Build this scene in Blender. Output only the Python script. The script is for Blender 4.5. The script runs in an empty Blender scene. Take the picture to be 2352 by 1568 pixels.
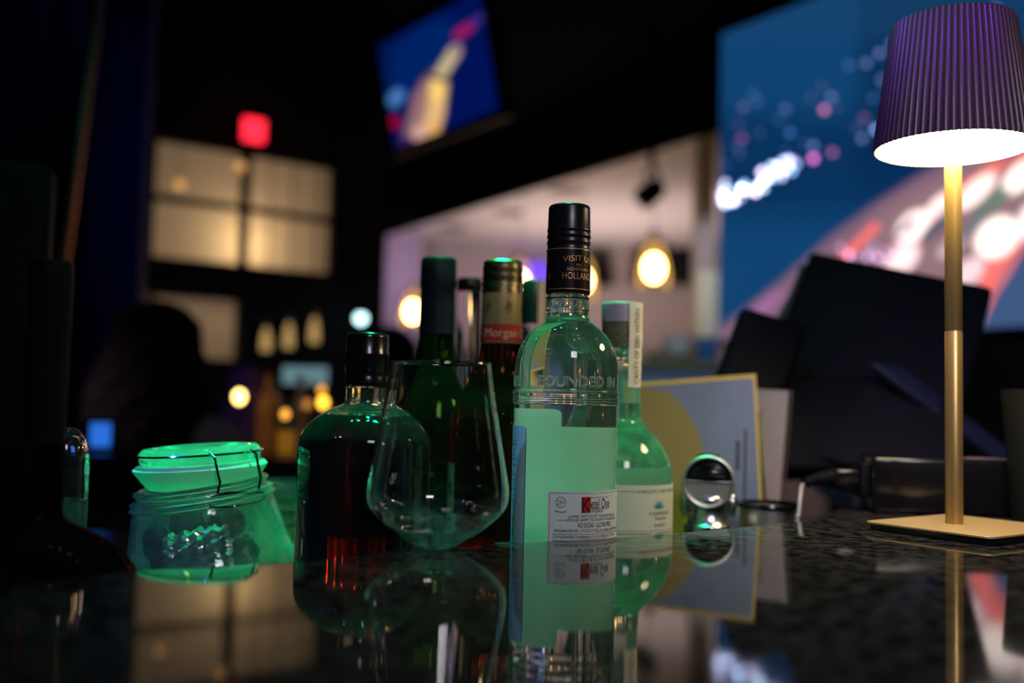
import bpy, bmesh, math, random
import numpy as np
from mathutils import Vector, Matrix
random.seed(4)
PI = math.pi
sc = bpy.context.scene
COL = sc.collection
def R(d): return math.radians(d)

# ------------------------------------------------------------------ camera
ZC = 1.06                      # height of the counter top
CH = 0.088                     # camera above the counter
F = 2287.0                     # focal length in pixels of the 2352-wide frame (35 mm)
PITCH, ROLL = R(3.4), R(1.3)
F0 = Vector((0, math.cos(PITCH), math.sin(PITCH)))
U0 = Vector((0, -math.sin(PITCH), math.cos(PITCH)))
X0 = Vector((1, 0, 0))
CR = X0*math.cos(ROLL) + U0*math.sin(ROLL)
CU = U0*math.cos(ROLL) - X0*math.sin(ROLL)
CAM = Vector((0, 0, ZC+CH))
def ray(px, py): return F0 + CR*((px-1176)/F) + CU*((784-py)/F)
def P(px, py, Y):
    r = ray(px, py); return CAM + r*(Y/r.y)
def PZ(px, py, z=ZC):
    r = ray(px, py); return CAM + r*((z-CAM.z)/r.z)
def proj(p):
    d = Vector(p)-CAM; k = F/d.dot(F0)
    return 1176+d.dot(CR)*k, 784-d.dot(CU)*k
def zat(px, py, Y): return P(px, py, Y).z

cd = bpy.data.cameras.new('camera'); cam = bpy.data.objects.new('camera', cd); COL.objects.link(cam)
cd.sensor_width = 36; cd.lens = 36*F/2352; cd.clip_start = 0.01; cd.clip_end = 60
M = Matrix((CR, CU, -F0)).transposed().to_4x4(); M.translation = CAM
cam.matrix_world = M
cd.dof.use_dof = True; cd.dof.focus_distance = 0.665; cd.dof.aperture_fstop = 2.8
sc.camera = cam

# ------------------------------------------------------------------ materials
MATS = {}
def nmat(name):
    m = bpy.data.materials.new(name); m.use_nodes = True
    nt = m.node_tree; nt.nodes.clear()
    out = nt.nodes.new('ShaderNodeOutputMaterial')
    return m, nt, out
def mat(name, col=(.5,.5,.5), rough=.5, metal=0, trans=0, ior=1.45, emis=None, es=0, bump=0, bscale=200, var=0, spec=.4, coat=0):
    if name in MATS: return MATS[name]
    m, nt, out = nmat(name)
    b = nt.nodes.new('ShaderNodeBsdfPrincipled')
    b.inputs['Base Color'].default_value = (*col, 1); b.inputs['Roughness'].default_value = rough
    b.inputs['Metallic'].default_value = metal; b.inputs['Transmission Weight'].default_value = trans
    b.inputs['IOR'].default_value = ior; b.inputs['Specular IOR Level'].default_value = spec
    b.inputs['Coat Weight'].default_value = coat
    if emis: b.inputs['Emission Color'].default_value = (*emis, 1); b.inputs['Emission Strength'].default_value = es
    if bump or var:
        tc = nt.nodes.new('ShaderNodeTexCoord'); n = nt.nodes.new('ShaderNodeTexNoise')
        n.inputs['Scale'].default_value = bscale; n.inputs['Detail'].default_value = 4
        nt.links.new(tc.outputs['Object'], n.inputs['Vector'])
        if bump:
            bp = nt.nodes.new('ShaderNodeBump'); bp.inputs['Strength'].default_value = bump; bp.inputs['Distance'].default_value = .001
            nt.links.new(n.outputs['Fac'], bp.inputs['Height']); nt.links.new(bp.outputs[0], b.inputs['Normal'])
        if var:
            r = nt.nodes.new('ShaderNodeValToRGB')
            r.color_ramp.elements[0].color = (*[c*(1-var) for c in col], 1); r.color_ramp.elements[0].position = .35
            r.color_ramp.elements[1].color = (*[min(1, c*(1+var)) for c in col], 1); r.color_ramp.elements[1].position = .65
            nt.links.new(n.outputs['Fac'], r.inputs['Fac']); nt.links.new(r.outputs[0], b.inputs['Base Color'])
    nt.links.new(b.outputs[0], out.inputs[0]); MATS[name] = m
    return m
def glass(name, col=(1,1,1), ior=1.45, rough=0.0, haze=0.0, hcol=(.8,.8,.8), bump=0, bscale=60):
    """clear glass; haze = diffuse share mixed in so the glass takes on a coloured glow"""
    if name in MATS: return MATS[name]
    m, nt, out = nmat(name)
    g = nt.nodes.new('ShaderNodeBsdfGlass'); g.inputs['Color'].default_value = (*col, 1)
    g.inputs['IOR'].default_value = ior; g.inputs['Roughness'].default_value = rough
    last = g
    n = None
    if bump or haze:
        tc = nt.nodes.new('ShaderNodeTexCoord'); n = nt.nodes.new('ShaderNodeTexNoise')
        n.inputs['Scale'].default_value = bscale; n.inputs['Detail'].default_value = 3
        nt.links.new(tc.outputs['Object'], n.inputs['Vector'])
    if bump:
        bp = nt.nodes.new('ShaderNodeBump'); bp.inputs['Strength'].default_value = bump; bp.inputs['Distance'].default_value = .001
        nt.links.new(n.outputs['Fac'], bp.inputs['Height']); nt.links.new(bp.outputs[0], g.inputs['Normal'])
    if haze:  # diffuse share stands in for light glowing in the glass
        d = nt.nodes.new('ShaderNodeBsdfDiffuse'); d.inputs[0].default_value = (*hcol, 1)
        t = nt.nodes.new('ShaderNodeBsdfTranslucent'); t.inputs[0].default_value = (*hcol, 1)
        a = nt.nodes.new('ShaderNodeMixShader'); a.inputs[0].default_value = .5
        nt.links.new(d.outputs[0], a.inputs[1]); nt.links.new(t.outputs[0], a.inputs[2])
        mp = nt.nodes.new('ShaderNodeMapRange'); mp.inputs[1].default_value = .3; mp.inputs[2].default_value = .7
        mp.inputs[3].default_value = haze*.6; mp.inputs[4].default_value = haze*1.4
        nt.links.new(n.outputs['Fac'], mp.inputs[0])
        x = nt.nodes.new('ShaderNodeMixShader'); nt.links.new(mp.outputs[0], x.inputs[0])
        nt.links.new(g.outputs[0], x.inputs[1]); nt.links.new(a.outputs[0], x.inputs[2]); last = x
    nt.links.new(last.outputs[0], out.inputs[0]); MATS[name] = m
    return m
def paper(name, col, transl=.5, rough=.7):
    if name in MATS: return MATS[name]
    m, nt, out = nmat(name)
    d = nt.nodes.new('ShaderNodeBsdfDiffuse'); d.inputs[0].default_value = (*col, 1)
    t = nt.nodes.new('ShaderNodeBsdfTranslucent'); t.inputs[0].default_value = (*col, 1)
    tc = nt.nodes.new('ShaderNodeTexCoord'); n = nt.nodes.new('ShaderNodeTexNoise'); n.inputs['Scale'].default_value = 120
    nt.links.new(tc.outputs['Object'], n.inputs['Vector'])
    bp = nt.nodes.new('ShaderNodeBump'); bp.inputs['Strength'].default_value = .1; bp.inputs['Distance'].default_value = .0005
    nt.links.new(n.outputs['Fac'], bp.inputs['Height']); nt.links.new(bp.outputs[0], d.inputs['Normal'])
    a = nt.nodes.new('ShaderNodeMixShader'); a.inputs[0].default_value = transl
    nt.links.new(d.outputs[0], a.inputs[1]); nt.links.new(t.outputs[0], a.inputs[2])
    nt.links.new(a.outputs[0], out.inputs[0]); MATS[name] = m
    return m
def emit(name, col, s):
    if name in MATS: return MATS[name]
    m, nt, out = nmat(name)
    e = nt.nodes.new('ShaderNodeEmission'); e.inputs[0].default_value = (*col, 1); e.inputs[1].default_value = s
    nt.links.new(e.outputs[0], out.inputs[0]); MATS[name] = m
    return m
def emit_attr(name):
    m, nt, out = nmat(name)
    a = nt.nodes.new('ShaderNodeAttribute'); a.attribute_name = 'picture'
    e = nt.nodes.new('ShaderNodeEmission'); e.inputs[1].default_value = 1
    g = nt.nodes.new('ShaderNodeBsdfGlossy'); g.inputs[0].default_value = (.02,.02,.02,1); g.inputs['Roughness'].default_value = .3
    ad = nt.nodes.new('ShaderNodeAddShader')
    nt.links.new(a.outputs['Color'], e.inputs[0]); nt.links.new(e.outputs[0], ad.inputs[0]); nt.links.new(g.outputs[0], ad.inputs[1])
    nt.links.new(ad.outputs[0], out.inputs[0]); return m

# ------------------------------------------------------------------ mesh builder
class MB:
    def __init__(s): s.v = []; s.f = []
    def add(s, vs, fs):
        o = len(s.v); s.v += [tuple(v) for v in vs]; s.f += [tuple(i+o for i in f) for f in fs]; return s
    def lathe(s, prof, n=72, flip=False, c=(0,0), arc=None, mod=None):
        """prof: (r, z) bottom -> top along the outside"""
        vs = []; fs = []; rings = []
        for r, z in prof:
            if r <= 1e-6: rings.append([len(vs)]); vs.append((c[0], c[1], z))
            else:
                base = len(vs)
                for i in range(n):
                    a = 2*PI*i/n; rr = mod(r, z, a) if mod else r
                    vs.append((c[0]+rr*math.cos(a), c[1]+rr*math.sin(a), z))
                rings.append(list(range(base, base+n)))
        for a, b in zip(rings[:-1], rings[1:]):
            for i in range(n):
                j = (i+1) % n
                if len(a) == 1 and len(b) == 1: continue
                if len(a) == 1: f = (a[0], b[j], b[i])
                elif len(b) == 1: f = (a[i], a[j], b[0])
                else: f = (a[i], a[j], b[j], b[i])
                fs.append(f[::-1] if flip else f)
        return s.add(vs, fs)
    def box(s, x0, x1, y0, y1, z0, z1):
        vs = [(x, y, z) for z in (z0, z1) for y in (y0, y1) for x in (x0, x1)]
        return s.add(vs, [(0,2,3,1),(4,5,7,6),(0,1,5,4),(2,6,7,3),(0,4,6,2),(1,3,7,5)])
    def prism(s, poly, z0, z1):
        n = len(poly); vs = [(x, y, z0) for x, y in poly]+[(x, y, z1) for x, y in poly]
        return s.add(vs, [tuple(range(n))[::-1], tuple(range(n, 2*n))]+[(i, (i+1) % n, n+(i+1) % n, n+i) for i in range(n)])
    def tube(s, pts, r, n=10, rs=None):
        pts = [Vector(p) for p in pts]; m = len(pts); vs = []; fs = []
        up = Vector((0,0,1))
        t0 = (pts[1]-pts[0]).normalized()
        a = t0.cross(up if abs(t0.z) < .9 else Vector((1,0,0))).normalized()
        for i, p in enumerate(pts):
            t = (pts[min(i+1, m-1)]-pts[max(i-1, 0)]).normalized()
            a = (a-t*a.dot(t)).normalized(); b = t.cross(a)
            rr = rs[i] if rs else r
            for k in range(n):
                q = 2*PI*k/n; vs.append(p+a*(rr*math.cos(q))+b*(rr*math.sin(q)))
        for i in range(m-1):
            for k in range(n):
                l = (k+1) % n; fs.append((i*n+k, i*n+l, (i+1)*n+l, (i+1)*n+k))
        fs.append(tuple(range(n))[::-1]); fs.append(tuple(range((m-1)*n, m*n)))
        return s.add(vs, fs)
    def sphere(s, c, r, nu=24, nv=12, sx=1, sy=1, sz=1):
        vs = []; fs = []
        rows = []
        for j in range(nv+1):
            t = PI*j/nv; z = -math.cos(t); q = math.sin(t)
            if j in (0, nv): rows.append([len(vs)]); vs.append((c[0], c[1], c[2]+r*sz*z))
            else:
                rows.append(list(range(len(vs), len(vs)+nu)))
                for i in range(nu):
                    a = 2*PI*i/nu; vs.append((c[0]+r*sx*q*math.cos(a), c[1]+r*sy*q*math.sin(a), c[2]+r*sz*z))
        for a, b in zip(rows[:-1], rows[1:]):
            for i in range(nu):
                j = (i+1) % nu
                if len(a) == 1: fs.append((a[0], b[j], b[i]))
                elif len(b) == 1: fs.append((a[i], a[j], b[0]))
                else: fs.append((a[i], a[j], b[j], b[i]))
        return s.add(vs, fs)
    def grid(s, fn, nu, nv):
        vs = [fn(i/nu, j/nv) for j in range(nv+1) for i in range(nu+1)]
        fs = [(j*(nu+1)+i, j*(nu+1)+i+1, (j+1)*(nu+1)+i+1, (j+1)*(nu+1)+i) for j in range(nv) for i in range(nu)]
        return s.add(vs, fs)
    def slab(s, a, b, c, th):
        """box from three corners a (origin), b, c and a thickness"""
        a, b, c = Vector(a), Vector(b), Vector(c); d = b+c-a; n = (b-a).cross(c-a).normalized()*th
        vs = [a, b, d, c, a+n, b+n, d+n, c+n]
        return s.add(vs, [(0,3,2,1),(4,5,6,7),(0,1,5,4),(1,2,6,5),(2,3,7,6),(3,0,4,7)])
    def xf(s, mtx):
        s.v = [tuple(mtx @ Vector(v)) for v in s.v]; return s
    def build(s, name, m, parent=None, smooth=True, bevel=0, loc=None, angle=35, seg=3):
        me = bpy.data.meshes.new(name); me.from_pydata(s.v, [], s.f); me.materials.append(m)
        if bevel:
            bm = bmesh.new(); bm.from_mesh(me)
            bmesh.ops.recalc_face_normals(bm, faces=bm.faces)
            es = [e for e in bm.edges if len(e.link_faces) == 2 and e.calc_face_angle(0) > R(30)]
            bmesh.ops.bevel(bm, geom=es, offset=bevel, segments=seg, profile=.5, affect='EDGES')
            bm.to_mesh(me); bm.free()
        me.update()
        if smooth:
            me.shade_smooth()
            me.set_sharp_from_angle(angle=R(angle))
        o = bpy.data.objects.new(name, me); COL.objects.link(o)
        if parent: o.parent = parent
        if loc is not None: o.location = loc
        return o
def tag(o, label=None, cat=None, group=None, kind=None):
    if label: o['label'] = label
    if cat: o['category'] = cat
    if group: o['group'] = group
    if kind: o['kind'] = kind
    return o
def thing(name, label, cat, loc=(0,0,0), rz=0, group=None):
    e = bpy.data.objects.new(name, None); e.empty_display_size = .02; COL.objects.link(e)
    e.location = loc; e.rotation_euler = (0, 0, rz)
    return tag(e, label, cat, group)
def struct(name, mb, m, **k):
    return tag(mb.build(name, m, **k), kind='structure')
def smooth_prof(pts, k=6):
    """Catmull-Rom through (r, z) points"""
    out = []
    n = len(pts)
    for i in range(n-1):
        p0, p1, p2, p3 = pts[max(i-1, 0)], pts[i], pts[i+1], pts[min(i+2, n-1)]
        for j in range(k):
            t = j/k
            out.append(tuple(max(0, .5*((2*p1[a])+(-p0[a]+p2[a])*t+(2*p0[a]-5*p1[a]+4*p2[a]-p3[a])*t*t+(-p0[a]+3*p1[a]-3*p2[a]+p3[a])*t**3)) if a == 0
                     else .5*((2*p1[a])+(-p0[a]+p2[a])*t+(2*p0[a]-5*p1[a]+4*p2[a]-p3[a])*t*t+(-p0[a]+3*p1[a]-3*p2[a]+p3[a])*t**3) for a in (0, 1)))
    out.append(pts[-1]); return out

# ---- text as real lettering
def text_geo(body):
    cu = bpy.data.curves.new('t', 'FONT'); cu.body = body; cu.size = 1; cu.resolution_u = 3
    ob = bpy.data.objects.new('t', cu); COL.objects.link(ob)
    dg = bpy.context.evaluated_depsgraph_get(); dg.update()
    me = bpy.data.meshes.new_from_object(ob.evaluated_get(dg))
    vs = [tuple(v.co) for v in me.vertices]; fs = [tuple(p.vertices) for p in me.polygons]
    bpy.data.objects.remove(ob); bpy.data.curves.remove(cu); bpy.data.meshes.remove(me)
    x0 = min(v[0] for v in vs); x1 = max(v[0] for v in vs); y0 = min(v[1] for v in vs); y1 = max(v[1] for v in vs)
    return [((v[0]-x0)/(x1-x0), (v[1]-y0)/(y1-y0)) for v in vs], fs, (x1-x0)/(y1-y0)
def wrap_text(mb, body, Rr, s0, s1, z0, z1, arch=0, rot=False, depth=0):
    """lettering on a cylinder: s = arc length from the near side, + to the right"""
    vs, fs, asp = text_geo(body)
    o = []
    for u, v in vs:
        if rot: u, v = 1-v, u
        s = s0+(s1-s0)*u; z = z0+(z1-z0)*v + arch*(1-(2*u-1)**2)
        a = s/Rr; o.append((Rr*math.sin(a), -Rr*math.cos(a), z))
    if depth:
        k = len(o); q = [((1+depth/Rr)*x, (1+depth/Rr)*y, z) for x, y, z in o]
        # side walls from boundary edges
        cnt = {}
        for f in fs:
            for i in range(len(f)):
                e = (f[i], f[(i+1) % len(f)]); cnt[e] = 1
        side = [(a, b, b+k, a+k) for (a, b) in cnt if (b, a) not in cnt]
        mb.add(o+q, [f[::-1] for f in fs]+[tuple(i+k for i in f) for f in fs]+side)
    else: mb.add(o, fs)
def emboss(mb, body, Rr, s0, s1, z0, z1, rad=.00035):
    """raised glass beads following the outline of each letter"""
    vs, fs, asp = text_geo(body)
    cnt = {}
    for f in fs:
        for i in range(len(f)): cnt[(f[i], f[(i+1) % len(f)])] = 1
    nxt = {a: b for (a, b) in cnt if (b, a) not in cnt}
    def q(i):
        u, v = vs[i]; a = (s0+(s1-s0)*u)/Rr; return Vector((Rr*math.sin(a), -Rr*math.cos(a), z0+(z1-z0)*v))
    seen = set()
    for st in list(nxt):
        if st in seen: continue
        loop = []; c = st
        while c in nxt and c not in seen: seen.add(c); loop.append(q(c)); c = nxt[c]
        pts = []
        for a, b in zip(loop, loop[1:]+loop[:1]):
            if not pts or (a-pts[-1]).length > .00015: pts.append(a)
        if len(pts) > 2: mb.tube(pts+[pts[0]], rad, n=6)
def patch(mb, Rr, a0, a1, z0, z1, cr=.002, n=40, top=None):
    """curved label; a in radians from the near side; rounded corners"""
    vs = []; fs = []
    us = [a0+(a1-a0)*(1-math.cos(PI*i/n))/2 for i in range(n+1)]
    for a in us:
        d = min(a-a0, a1-a)*Rr
        ins = cr-math.sqrt(max(0, cr*cr-(cr-d)**2)) if d < cr else 0
        zt = top(a) if top else z1
        vs += [(Rr*math.sin(a), -Rr*math.cos(a), z0+ins), (Rr*math.sin(a), -Rr*math.cos(a), zt-ins)]
    for i in range(n): fs.append((2*i, 2*i+2, 2*i+3, 2*i+1))
    mb.add(vs, fs)

class Bottle:
    """helper converting measured outline heights/widths at a known distance into a lathe profile"""
    def __init__(s, cx, Y, base, name, label, cat='bottle', group=None, cy=1000):
        s.cx, s.Y, s.base = cx, Y, base
        p = P(cx, cy, Y); s.X = p.x; s.k = math.hypot(p.x, Y)/F*1.0
        s.rz = -math.asin(p.x/math.hypot(p.x, Y)); s.cxb = cx
        s.t = thing(name, label, cat, (p.x, Y, base), s.rz, group)
    def r(s, hw): return hw*s.k*.995
    def z(s, py):
        # solve world z at the axis for image row py
        lo, hi = -1, 4
        for _ in range(40):
            m = (lo+hi)/2
            if proj((s.X, s.Y, m))[1] > py: lo = m
            else: hi = m
        return (lo+hi)/2 - s.base
    def prof(s, pts): return [(s.r(h), s.z(y)) for y, h in pts]
    def arc(s, px, Rr): return Rr*math.asin(max(-1, min(1, (px-s.cxb)*s.k/Rr)))

# ------------------------------------------------------------------ common materials
m_clear = glass('clear_glass', haze=.02, hcol=(.8,.85,.82))
m_vodka = glass('vodka_glass', ior=1.42, haze=.05, hcol=(.8,.9,.85), bscale=90)
m_teq = glass('tequila_glass', ior=1.42, haze=.16, hcol=(.3,.95,.6), bscale=120)  # green haze colour puts the green light into the bottle itself
m_wineglass = glass('wine_glass_crystal', ior=1.5, haze=.004)
m_jar = glass('jar_glass', col=(.93,1,.97), ior=1.48, haze=.09, bump=.5, bscale=70, hcol=(.85,.95,.9))
m_green = glass('green_bottle_glass', col=(.14,.34,.05), haze=.014, hcol=(.3,.6,.3))
m_amber = glass('dark_spirit', col=(.38,.10,.02), ior=1.02, haze=.0)
m_dark = glass('dark_bottle_glass', col=(.12,.05,.025), haze=.02)
m_red = glass('dark_red_glass', col=(.16,.02,.02), haze=.01)
m_black = mat('black_lacquer', (.006,.006,.007), rough=.22, coat=.3)
m_blackcap = mat('black_cap', (.008,.007,.008), rough=.28, bump=.05)
m_matte = mat('matte_black', (.006,.006,.007), spec=.12, rough=.6, bump=.2, bscale=400)
m_gold = mat('gold_foil', (.75,.45,.16), rough=.3, metal=1, bump=.1)
m_goldcap = mat('gold_cap', (.75,.55,.3), rough=.28, metal=1)
m_copper = mat('copper_print', (.8,.4,.18), rough=.35, metal=.6)
m_chrome = mat('chrome', (.75,.75,.75), rough=.12, metal=1, bump=.03)
m_steel = mat('brushed_steel', (.6,.58,.55), rough=.42, metal=1, bump=.1)
m_label = paper('white_label', (.72,.72,.72), .1)
m_back = paper('frosted_label', (.68,.66,.64), .55)
m_cream = paper('cream_label', (.78,.74,.6), .25)
m_ink = mat('black_ink', (.01,.01,.012), rough=.6)
m_redink = mat('red_ink', (.5,.02,.015), rough=.5)
m_teal = mat('teal_ink', (.05,.3,.3), rough=.6)
m_greyink = mat('grey_ink', (.12,.12,.11), rough=.6)

WELL = ZC-.08

# ================================================================== VODKA BOTTLE (in focus)
def vodka():
    b = Bottle(1298, .687, WELL, 'vodka_bottle', 'tall clear vodka bottle with long black cap, embossed dome shoulder and white back label')
    rr = b.r(119)
    P0 = [(0, .003), (rr*.8, .001), (rr*.96, .004), (rr, .012)]
    up = b.prof([(1300,119),(1100,119),(940,119),(930,119.5),(927,122),(921,122.5),(912,121),(905,122.5),(899,122.5),(896,119),(880,119),(862,119),(845,118.5),(825,116),(805,110.5),(787,102),(770,91),(757,78),(747,65),(739,55),(733,51.5),(729,50),(722,48.5),(716,48.5),(714,50.5),(711,50.5),(709,48),(690,48),(687,50),(683,50),(681,46),(670,46)])
    MB().lathe(P0+smooth_prof(up, 3)+[(0, up[-1][1])], n=128).build('glass_body', m_vodka, b.t, angle=60)
    m_emb = glass('embossed_glass', ior=1.45, haze=.25, hcol=(.75,.85,.8))
    e = MB(); emboss(e, 'FOUNDED IN', rr, b.arc(1237, rr), b.arc(1405, rr), b.z(889), b.z(866), .0005)
    e.build('embossed_shoulder_lettering', m_emb, b.t, angle=70)
    e = MB(); emboss(e, '1691', rr, b.arc(1180, rr), b.arc(1205, rr), b.z(889), b.z(866), .0005)
    e.build('embossed_year', m_emb, b.t, angle=70)
    rn = b.r(48.2)
    e = MB(); emboss(e, 'KETEL ONE KETEL ONE', rn, -rn*1.5, rn*1.5, b.z(708), b.z(691), .0004)
    e.build('embossed_neck_lettering', m_emb, b.t, angle=70)
    # cap
    cp = b.prof([(676,50),(673,51),(668,51),(580,51),(578,51),(577,50.2),(566,49.5),(561,50.8),(557,51),(553,49),(550,49),(547,51),(543,51),(539,49.3),(536,49.3),(533,50.6),(529,50.3),(527,49.4),(484,48.6),(478,48),(474.5,45.5),(473,42)])
    MB().lathe([(0, cp[0][1])]+cp+[(0, cp[-1][1]+.0002)], n=96).build('cap', m_blackcap, b.t, angle=50)
    for y in (577.5, 668):
        MB().lathe([(b.r(50.5), b.z(y+1.2)), (b.r(52), b.z(y+.8)), (b.r(52), b.z(y-.8)), (b.r(50.5), b.z(y-1.2))], n=80).build('cap_gold_ring', m_copper, b.t)
    t = MB(); rc = b.r(51.4)
    A = lambda x: b.arc(x, rc)
    c0 = A(1322)
    wrap_text(t, 'VISIT US', rc, c0-.0115, c0+.0115, b.z(609), b.z(596), arch=.0012)
    wrap_text(t, 'IN', rc, c0-.0018, c0+.0018, b.z(617), b.z(611))
    wrap_text(t, 'SCHIEDAM', rc, c0-.0085, c0+.0085, b.z(627), b.z(620.5))
    wrap_text(t, 'HOLLAND', rc, c0-.0115, c0+.0115, b.z(646), b.z(631))
    c1 = c0-.033
    wrap_text(t, 'VISIT US', rc, c1-.0095, c1+.0095, b.z(609), b.z(597), arch=.0012)
    wrap_text(t, 'SCHIEDAM', rc, c1-.0085, c1+.0085, b.z(627), b.z(620.5))
    wrap_text(t, 'HOLLAND', rc, c1-.0115, c1+.0115, b.z(646), b.z(631))
    t.build('cap_lettering', m_copper, b.t, smooth=False)
    # frosted front label seen from behind through the bottle
    zt1, zt2 = b.z(940), b.z(981)
    bl = MB()
    patch(bl, rr+.0003, R(182), R(250), .012, zt1, cr=.003)
    patch(bl, rr+.0003, R(120), R(182.0), .012, zt2, cr=.0001)
    bl.build('front_label', m_back, b.t)
    # near side labels
    lp = MB(); patch(lp, rr+.0004, b.arc(1263, rr)/rr, R(112), .016, b.z(1117), cr=.003)
    lab = lp.build('back_label', m_label, b.t)
    sl = MB(); patch(sl, rr+.0004, R(-100), b.arc(1214, rr)/rr, .016, b.z(979), cr=.003)
    side = sl.build('side_label', mat('cyan_label', (.45,.62,.66), rough=.5), b.t)
    rt = rr+.0007
    A = lambda x: b.arc(x, rt)
    k = MB()
    wrap_text(k, 'etel One', rt, A(1357), A(1398), b.z(1155), b.z(1133))
    wrap_text(k, 'VODKA', rt, A(1358), A(1384), b.z(1163.5), b.z(1157.5))
    wrap_text(k, 'COME VISIT US AT OUR DISTILLERY', rt, A(1308), A(1411), b.z(1175.5), b.z(1169.5), arch=.0004)
    wrap_text(k, "WE'D BE HAPPY TO SHOW YOU AROUND", rt, A(1302), A(1412), b.z(1183), b.z(1177), arch=.0003)
    wrap_text(k, 'NO SUGAR - GLUTEN FREE', rt, A(1329.5), A(1401), b.z(1196), b.z(1185.5))
    wrap_text(k, 'AVG ANALYSIS PER 1.5 FL OZ: 97 CALS, 0g CARBS, 0g PROTEIN, 0g FAT', rt, A(1278), A(1398)+.016, b.z(1208), b.z(1199.5))
    wrap_text(k, 'GOVERNMENT WARNING: (1) ACCORDING TO THE', rt, A(1279), A(1410), b.z(1221), b.z(1213.5))
    wrap_text(k, 'SURGEON GENERAL, WOMEN SHOULD NOT DRINK ALCOHOLIC', rt, A(1279), A(1400)+.012, b.z(1230.5), b.z(1223))
    wrap_text(k, 'BEVERAGES DURING PREGNANCY BECAUSE OF THE RISK OF', rt, A(1279), A(1400)+.012, b.z(1240.5), b.z(1233))
    wrap_text(k, 'BIRTH DEFECTS. (2) CONSUMPTION OF ALCOHOLIC', rt, A(1279), A(1400)+.012, b.z(1250.5), b.z(1243))
    wrap_text(k, '21+', rt, A(1284.5), A(1298.5), b.z(1146.5), b.z(1136))
    wrap_text(k, 'RESPONSIBLY', rt, A(1279), A(1306), b.z(1161), b.z(1157.5), arch=-.001)
    # rules and frame
    def bar(x0, x1, y0, y1, a0=None, a1=None):
        patch(k, rt, (A(x0) if a0 is None else a0)/rt, (A(x1) if a1 is None else a1)/rt, b.z(y1), b.z(y0), cr=.00001, n=12)
    bar(1285, 1300, 1179.6, 1180.3); bar(1358, 1396, 1130.2, 1130.9); bar(1358, 1396, 1156, 1156.6)
    bar(1276, 0, 1210, 1210.8, a1=A(1400)+.014); bar(1276, 1276.8, 1210, 1262)
    bar(1267, 0, 1121, 1121.6, a1=rt*R(106)); bar(1267, 1267.6, 1121, 1262)
    for q in range(40):     # ring of the 21+ emblem
        a0, a1 = 2*PI*q/40, 2*PI*(q+1)/40; cx, cy = A(1291.5), b.z(1141)
        vs = []
        for a in (a0, a1):
            for rad in (.0031, .0034):
                s = cx+rad*math.cos(a); vs.append((rt*math.sin(s/rt), -rt*math.cos(s/rt), cy+rad*math.sin(a)))
        k.add(vs, [(0, 1, 3, 2)])
    wrap_text(k, 'K', rt+.0002, A(1338.5), A(1356), b.z(1161), b.z(1131))
    k.build('label_print', m_ink, lab, smooth=False)
    q = MB(); patch(q, rt, A(1336.5)/rt, A(1356.5)/rt, b.z(1163.5), b.z(1129), cr=.00001, n=10)
    q.build('red_initial_block', m_redink, lab, smooth=False)
    k = MB()
    lines = ['ESTD 1691', 'DISTILLERY', 'NOLET', '1', 'SCHIEDAM', 'HOLLAND', '21', 'COPPER POT', 'STILL NO 1', '10', 'NOLET FAMILY', '750', 'SCHIEDAM', 'VODKA', '40', 'DISTILLED', 'WHEAT', '80', 'HOLLAND', 'PROOF']
    y = 1009
    for i, w in enumerate(lines):
        wd = .0009*len(w)+.0006
        c = A(1184)
        wrap_text(k, w, rt, c-wd/2, c+wd/2, b.z(y+5), b.z(y)); y += 12.5 if i % 3 else 9
        if y > 1245: break
    patch(k, rt, (A(1211.3))/rt, (A(1212))/rt, .02, b.z(984), cr=.00001, n=6)
    k.build('label_print', m_ink, side, smooth=False)
    return b
vod = vodka()

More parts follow.
